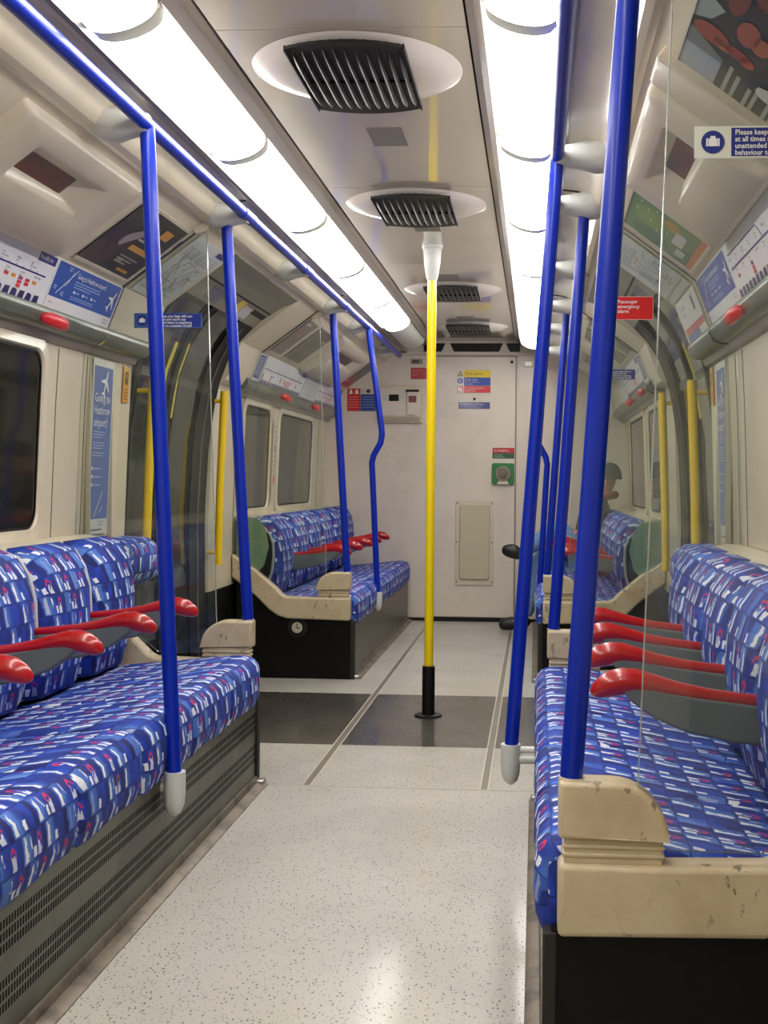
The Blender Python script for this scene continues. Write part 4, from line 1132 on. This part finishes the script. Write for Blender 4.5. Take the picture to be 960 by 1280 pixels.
# ------------------------------------------------------------------ notices on the glass
def bag_notice(x0, z0, w, h, y, label, full=True, flip_icon=False, white=True):
    b = Board((x0, y, z0), (1,0,0), (0,0,1), w, h, (214, 216, 206) if white else (58, 92, 150), .0015)
    iw = w*.24
    b.rect(iw, .003, w-.003, h-.003, (16, 40, 128)); b.disc(iw*.5, h*.5, h*.36, (16, 40, 128), 2, 28)
    c = iw*.5; b.rect(c-.011, h*.5-.007, c+.011, h*.5+.006, WHITE, 3); b.rect(c-.004, h*.5+.006, c+.004, h*.5+.010, WHITE, 3); b.rect(c-.008, h*.5-.007, c-.0072, h*.5+.006, (16, 40, 128), 4); b.rect(c+.0072, h*.5-.007, c+.008, h*.5+.006, (16, 40, 128), 4)
    lines = ['Please keep your bags with you', 'at all times and report any', 'unattended items or suspicious', 'behaviour to a member of staff']
    for i, t in enumerate(lines): b.text(t, iw+.006, h-.0145-.0112*i, .0122, WHITE, sx=.93, bold=.0002)
    return tag(b.build('bag_notice'), label, 'notice', 'blue bag notices on the glass')
bag_notice(-.927, 1.595, .242, .052, 4.143, 'blue bag notice on the near left glass screen', white=False)
bag_notice(.747, 1.607, .252, .053, 2.013, 'blue and white bag notice on the nearest right glass screen')
bag_notice(.780, 1.606, .225, .053, 6.353, 'blue bag notice on the far right glass screen', white=False)
b = Board((.746, 4.023, 1.608), (1,0,0), (0,0,1), .128, .078, (222, 190, 184), .0015)
b.rect(.002, .002, .126, .076, (214, 16, 20)); b.text('Passenger', .010, .055, .0165, WHITE, bold=.0002); b.text('emergency', .010, .039, .0165, WHITE, bold=.0002); b.text('alarm', .010, .023, .0165, WHITE, bold=.0002)
tag(b.build('alarm_notice'), 'red passenger emergency alarm notice on the right glass screen', 'notice')

# ------------------------------------------------------------------ notices and fittings on the end wall
def wall_board(x0, z0, x1, z1, base, y=9.0995, th=.004): return Board((x0, y, z0), (1,0,0), (0,0,1), x1-x0, z1-z0, base, th)
YD = 9.0775
b = wall_board(-.470, 1.950, -.380, 1.988, (150, 142, 130)); b.text('893', .013, .007, .034, (22, 20, 18), bold=.001); tag(b.build('number_plate'), 'small grey plate reading 893 above the red end wall notice', 'number plate')
b = wall_board(-.468, 1.836, -.312, 1.922, (178, 34, 34)); b.text('Emergency', .01, .062, .017, (226, 160, 150)); b.text('talk to', .01, .044, .017, (226, 160, 150)); b.text('driver', .01, .026, .017, (226, 160, 150)); tag(b.build('wall_notice'), 'plain red notice under the 893 plate', 'notice')
b = wall_board(-.115, 1.733, .140, 1.903, (216, 206, 196), YD)
b.rect(.055, .116, .255, .170, (236, 204, 20)); b.text('Door opened', .066, .135, .026, (40, 38, 30), sx=.9)
b.rect(.055, .052, .255, .114, (20, 66, 168)); b.text('Keep clear', .062, .092, .022, WHITE); b.text('Do not obstruct', .062, .075, .016, WHITE); b.text('doorway', .062, .060, .016, WHITE)
b.rect(.055, .0, .255, .050, (216, 34, 38)); b.text('Fire extinguisher location', .060, .028, .016, WHITE, sx=.9); b.text('in driver cab', .060, .010, .016, WHITE)
b.poly([(.006,.125),(.046,.125),(.026,.165)], (40, 36, 20), 2); b.poly([(.016,.130),(.036,.130),(.026,.153)], (236, 204, 20), 3)
b.disc(.026, .088, .021, (20, 66, 168), 2); b.rect(.022, .078, .030, .100, WHITE, 3); b.rect(.004, .002, .048, .048, (206, 60, 50), 2); b.rect(.012, .008, .022, .042, WHITE, 3); b.rect(.028, .006, .040, .036, WHITE, 3)
tag(b.build('safety_notice'), 'stacked yellow, blue and red safety notice on the end door', 'notice')
b = wall_board(-.100, 1.611, .137, 1.660, (44, 48, 124), YD); b.text('Warning: This is a fire door', .008, .029, .016, WHITE); b.text('keep closed when not in use', .008, .010, .014, (190, 194, 226)); tag(b.build('wall_notice'), 'narrow dark blue notice below the stacked notice on the end door', 'notice')
b = wall_board(.160, 1.237, .325, 1.316, (30, 84, 48), YD); b.rect(0, .040, .165, .079, (190, 34, 42)); b.text('In emergency', .012, .053, .020, WHITE); b.text('Pull handle', .012, .022, .014, (200, 220, 200)); b.text('to open door', .012, .007, .014, (200, 220, 200)); tag(b.build('wall_notice'), 'red and green notice above the green handle box', 'notice')
# green handle box
m = MB(); m.prism(rrect(.156, .326, 1.038, 1.200, .018, 4), 9.060, 9.0775, 'y'); g = m.build('emergency_handle_box', flat((18, 116, 52)), bevel=0.003)
tag(g, 'green box with a round metal handle on the end door', 'emergency handle')
m = MB(); m.tube([(.241, 9.061, 1.120), (.241, 9.046, 1.120)], .058, 28); m.build('round_recess', flat((128, 126, 104)), g, bevel=0.003)
m = MB(); m.tube([(.241, 9.047, 1.120), (.241, 9.038, 1.120)], [.040, .036], 24); m.tube([(.241, 9.040, 1.120), (.241, 9.020, 1.120)], .016, 16); m.build('round_handle', M['alu_dirty'], g)
m = MB(); m.prism([(.195,1.040),(.287,1.040),(.272,1.068),(.210,1.068)], 9.050, 9.061, 'y'); m.build('handle_label', flat((214, 206, 190)), g)
# fire notice left
b = wall_board(-.953, 1.590, -.735, 1.762, (206, 196, 186)); b.rect(0, 0, .098, .172, (206, 30, 30)); b.rect(.100, 0, .218, .128, (24, 62, 138)); b.disc(.16, .152, .015, (40, 38, 36), 2)
b.poly([(.012,.13),(.040,.13),(.034,.162),(.02,.166)], WHITE, 2); b.poly([(.056,.13),(.086,.13),(.080,.166),(.062,.160)], WHITE, 2)
for i in range(5): b.rect(.010, .105-.02*i, .085, .110-.02*i, (232, 140, 130), 2); b.rect(.110, .105-.02*i, .205, .110-.02*i, (120, 150, 200), 2)
tag(b.build('fire_notice'), 'red and blue fire equipment notice behind the left poles', 'notice')
# alarm unit on the end wall
m = MB(); m.box((-.712, 9.070, 1.500), (-.376, 9.0995, 1.785)); u = m.build('alarm_unit', M['cream_box'], bevel=0.006); tag(u, 'cream passenger alarm unit on the end wall left of the yellow pole', 'alarm unit')
m = MB(); m.box((-.70, 9.062, 1.552), (-.40, 9.071, 1.762)); fp = m.build('face_plate', M['cream_end'], u, bevel=0.003)
m = MB(); m.box((-.63, 9.058, 1.665), (-.555, 9.063, 1.715)); m.build('lens_window', M['dark'], fp, bevel=0.002)
m = MB(); m.tube([(-.655, 9.063, 1.690), (-.655, 9.054, 1.690)], .022, 18); m.tube([(-.515, 9.063, 1.690), (-.515, 9.054, 1.690)], .022, 18); m.build('round_button', M['bracket'], fp)
m = MB(); m.prism(rrect(-.492, -.408, 1.560, 1.745, .025, 5), 9.050, 9.063, 'y'); hc = m.build('handle_cover', M['cream_end'], fp, bevel=0.003)
m = MB(); m.box((-.478, 9.046, 1.655), (-.420, 9.051, 1.705)); m.build('alarm_label', flat((120, 58, 48)), hc); m = MB(); m.box((-.50, 9.046, 1.735), (-.402, 9.064, 1.752)); m.build('cover_hinge', M['seam'], hc)
m = MB(); m.box((-.70, 9.060, 1.512), (-.392, 9.072, 1.545)); m.build('lower_lip', flat((170, 158, 138)), u, bevel=0.003)
m = MB(); m.box((.39, 9.085, 1.93), (.46, 9.0995, 1.975)); tag(m.build('small_plate', flat((232, 228, 214)), bevel=0.008), 'small white plate high on the end wall right of the door', 'plate')
# sticker on the mullion between the far left windows
A = Vector((X(-1, wallx(.93)-.016), 7.215, .93)); B = Vector((X(-1, wallx(1.45)-.016), 7.215, 1.45))
b = Board(A, (0,1,0), (B-A), .055, .50, (216, 204, 192), .001)
for i in range(12): b.rect(.015, .12+.03*i, .040, .132+.03*i, (176, 108, 96), 2)
b.rect(.010, .10, .045, .15, (186, 80, 70), 3); b.rect(.010, .30, .045, .34, (186, 80, 70), 3)
tag(b.build('mullion_sticker'), 'narrow red and white sticker between the far left windows', 'sticker')

# ------------------------------------------------------------------ passenger
def skin(name, nodes, edges, mat, parent, sub=2):
    names = list(nodes); me = bpy.data.meshes.new(name)
    me.from_pydata([nodes[n][0] for n in names], [(names.index(a), names.index(b)) for a, b in edges], [])
    o = bpy.data.objects.new(name, me); COL.objects.link(o)
    o.modifiers.new('skin', 'SKIN'); o.modifiers.new('sub', 'SUBSURF').levels = sub; o.modifiers['sub'].render_levels = sub
    if not me.skin_vertices: 
        bm = bmesh.new(); bm.from_mesh(me); bm.verts.layers.skin.verify(); bm.to_mesh(me); bm.free()
    for i, n in enumerate(names):
        r = nodes[n][1]; me.skin_vertices[0].data[i].radius = (r, r) if not isinstance(r, tuple) else r
        me.skin_vertices[0].data[i].use_root = (i == 0)
    bpy.context.view_layer.update(); dg = bpy.context.evaluated_depsgraph_get()
    nm = bpy.data.meshes.new_from_object(o.evaluated_get(dg)); o.modifiers.clear(); o.data = nm; nm.name = name
    bpy.data.meshes.remove(me)
    nm.materials.clear(); nm.materials.append(mat)
    for p in nm.polygons: p.use_smooth = True
    for v in nm.vertices: v.co -= world_loc(parent)
    o.parent = parent; return o
def person():
    py = 8.36
    root = thing('person', 'person slouched on the far right bench, dark hat, jeans, black shoes, legs crossed', 'person', (.80, py, .45))
    skinm = flat((206, 150, 128), .55, 0); jacket = base_mat('mottled_jacket', (92, 80, 66), .85, dirt=.9, dirt_col=(50, 42, 36), dirt_scale=30)
    jeans = base_mat('pale_jeans', (112, 148, 190), .85, dirt=.5, dirt_col=(80, 112, 156), dirt_scale=20)
    N = {'pelvis': ((.83,py,.545), .105), 'waist': ((.865,py,.66), .105), 'chest': ((.900,py,.82), .120), 'collar': ((.935,py,.94), .075), 'neck': ((.955,py,.985), .046), 'head': ((.965,py,1.06), .082), 'crown': ((.978,py,1.125), .082),
         'shA': ((.885,py-.16,.90), .058), 'elA': ((.93,py-.25,.68), .044), 'wrA': ((.80,py-.17,.60), .030), 'shB': ((.885,py+.16,.90), .058), 'elB': ((.90,py+.25,.68), .044), 'wrB': ((.74,py+.16,.62), .030),
         'hipA': ((.81,py-.09,.54), .088), 'knA': ((.64,py-.03,.765), .060), 'calfA': ((.55,py-.01,.68), .052), 'anA': ((.42,py+.0,.575), .036),
         'hipB': ((.81,py+.09,.53), .088), 'knB': ((.53,py+.13,.545), .060), 'calfB': ((.48,py+.15,.35), .050), 'anB': ((.43,py+.17,.10), .036)}
    E = [('pelvis','waist'),('waist','chest'),('chest','collar'),('collar','neck'),('neck','head'),('head','crown'),('chest','shA'),('shA','elA'),('elA','wrA'),('chest','shB'),('shB','elB'),('elB','wrB'),('pelvis','hipA'),('hipA','knA'),('knA','calfA'),('calfA','anA'),('pelvis','hipB'),('hipB','knB'),('knB','calfB'),('calfB','anB')]
    skin('body', N, E, skinm, root)
    def sub(keys, grow): return {k: (N[k][0], N[k][1]+grow) for k in keys}
    jk = ['pelvis','waist','chest','collar','shA','elA','wrA','shB','elB','wrB']
    skin('jacket', sub(jk, .014), [e for e in E if e[0] in jk and e[1] in jk], jacket, root)
    jn = ['pelvis','hipA','knA','calfA','anA','hipB','knB','calfB','anB']
    skin('jeans', sub(jn, .012), [e for e in E if e[0] in jn and e[1] in jn], jeans, root)
    def sh(pts, name): 
        nodes = {str(i): p for i, p in enumerate(pts)}; return skin(name, nodes, [(str(i), str(i+1)) for i in range(len(pts)-1)], flat((16, 15, 15), .5, .1), root)
    sh([((.425,py,.60),(.048,.042)), ((.405,py,.550),(.050,.045)), ((.345,py-.005,.578),(.056,.060)), ((.285,py-.01,.585),(.040,.046)), ((.255,py-.01,.592),(.018,.022))], 'shoe')
    sh([((.435,py+.17,.105),.048), ((.425,py+.17,.048),(.048,.044)), ((.34,py+.165,.062),(.050,.056)), ((.265,py+.16,.046),(.046,.044)), ((.235,py+.16,.040),(.030,.030))], 'shoe')
    # hat, scarf
    m = MB(); rows = []
    for i in range(8):
        t = i/7; r = .108*math.cos(t*math.pi/2)**.6 if i < 7 else .004
        rows.append([(0.976+r*math.cos(a), py+r*.92*math.sin(a), 1.085+.115*math.sin(t*math.pi/2)) for a in [2*math.pi*k/20 for k in range(20)]])
    m.grid(rows, close_v=True, caps=True); m.build('hat', base_mat('knit_hat', (62, 70, 62), .9), root)
    m = MB(); rows = []
    for i in range(24):
        a = 2*math.pi*i/24; c = Vector((0.951+.085*math.cos(a), py+.095*math.sin(a), .965+.012*math.cos(a)))
        d = Vector((math.cos(a), math.sin(a), 0)); rows.append([c+d*.028*math.cos(b)+Vector((0,0,.028*math.sin(b))) for b in [2*math.pi*k/10 for k in range(10)]])
    m.grid(rows, close_u=True, close_v=True); m.build('scarf', base_mat('red_scarf', (150, 62, 58), .9, dirt=.6, dirt_col=(96, 84, 70), dirt_scale=30), root)
    # face
    f = MB(); f.ball((0.880, py, 1.045), (.017, .012, .018)); f.ball((0.893, py-.028, 1.068), (.008, .011, .007)); f.ball((0.893, py+.028, 1.068), (.008, .011, .007)); f.build('nose', skinm, root)
    f = MB(); f.ball((0.886, py-.028, 1.068), (.005, .007, .004)); f.ball((0.886, py+.028, 1.068), (.005, .007, .004)); f.build('eyes', flat((30, 24, 22)), root)
    f = MB(); f.ball((0.886, py, 1.012), (.008, .022, .005)); f.build('mouth', flat((160, 82, 76)), root)
    f = MB(); f.ball((0.963, py-.088, 1.06), (.016, .010, .026)); f.ball((0.963, py+.088, 1.06), (.016, .010, .026)); f.build('ears', skinm, root)
    for sg, wr in ((-1, N['wrA'][0]), (1, N['wrB'][0])):
        wx_, wy, wz = wr
        nodes = {'w': ((wx_, wy, wz), .026), 'p': ((wx_-.05, wy-sg*.02, wz-.004), (.036, .018)), 'k': ((wx_-.085, wy-sg*.03, wz-.012), (.036, .014))}
        ed = [('w','p'),('p','k')]
        for i in range(4):
            o_ = (i-1.5)*.019; L = [.052, .060, .056, .044][i]
            nodes['f%da' % i] = ((wx_-.10, wy-sg*.03+o_, wz-.018), .0095); nodes['f%db' % i] = ((wx_-.10-L*.55, wy-sg*.035+o_, wz-.034), .0085); nodes['f%dc' % i] = ((wx_-.10-L*.75, wy-sg*.035+o_, wz-.058), .007)
            ed += [('k', 'f%da' % i), ('f%da' % i, 'f%db' % i), ('f%db' % i, 'f%dc' % i)]
        nodes['t1'] = ((wx_-.055, wy-sg*.062, wz-.01), .011); nodes['t2'] = ((wx_-.085, wy-sg*.078, wz-.028), .009); ed += [('p','t1'),('t1','t2')]
        skin('hand', nodes, ed, skinm, root, 1)
person()
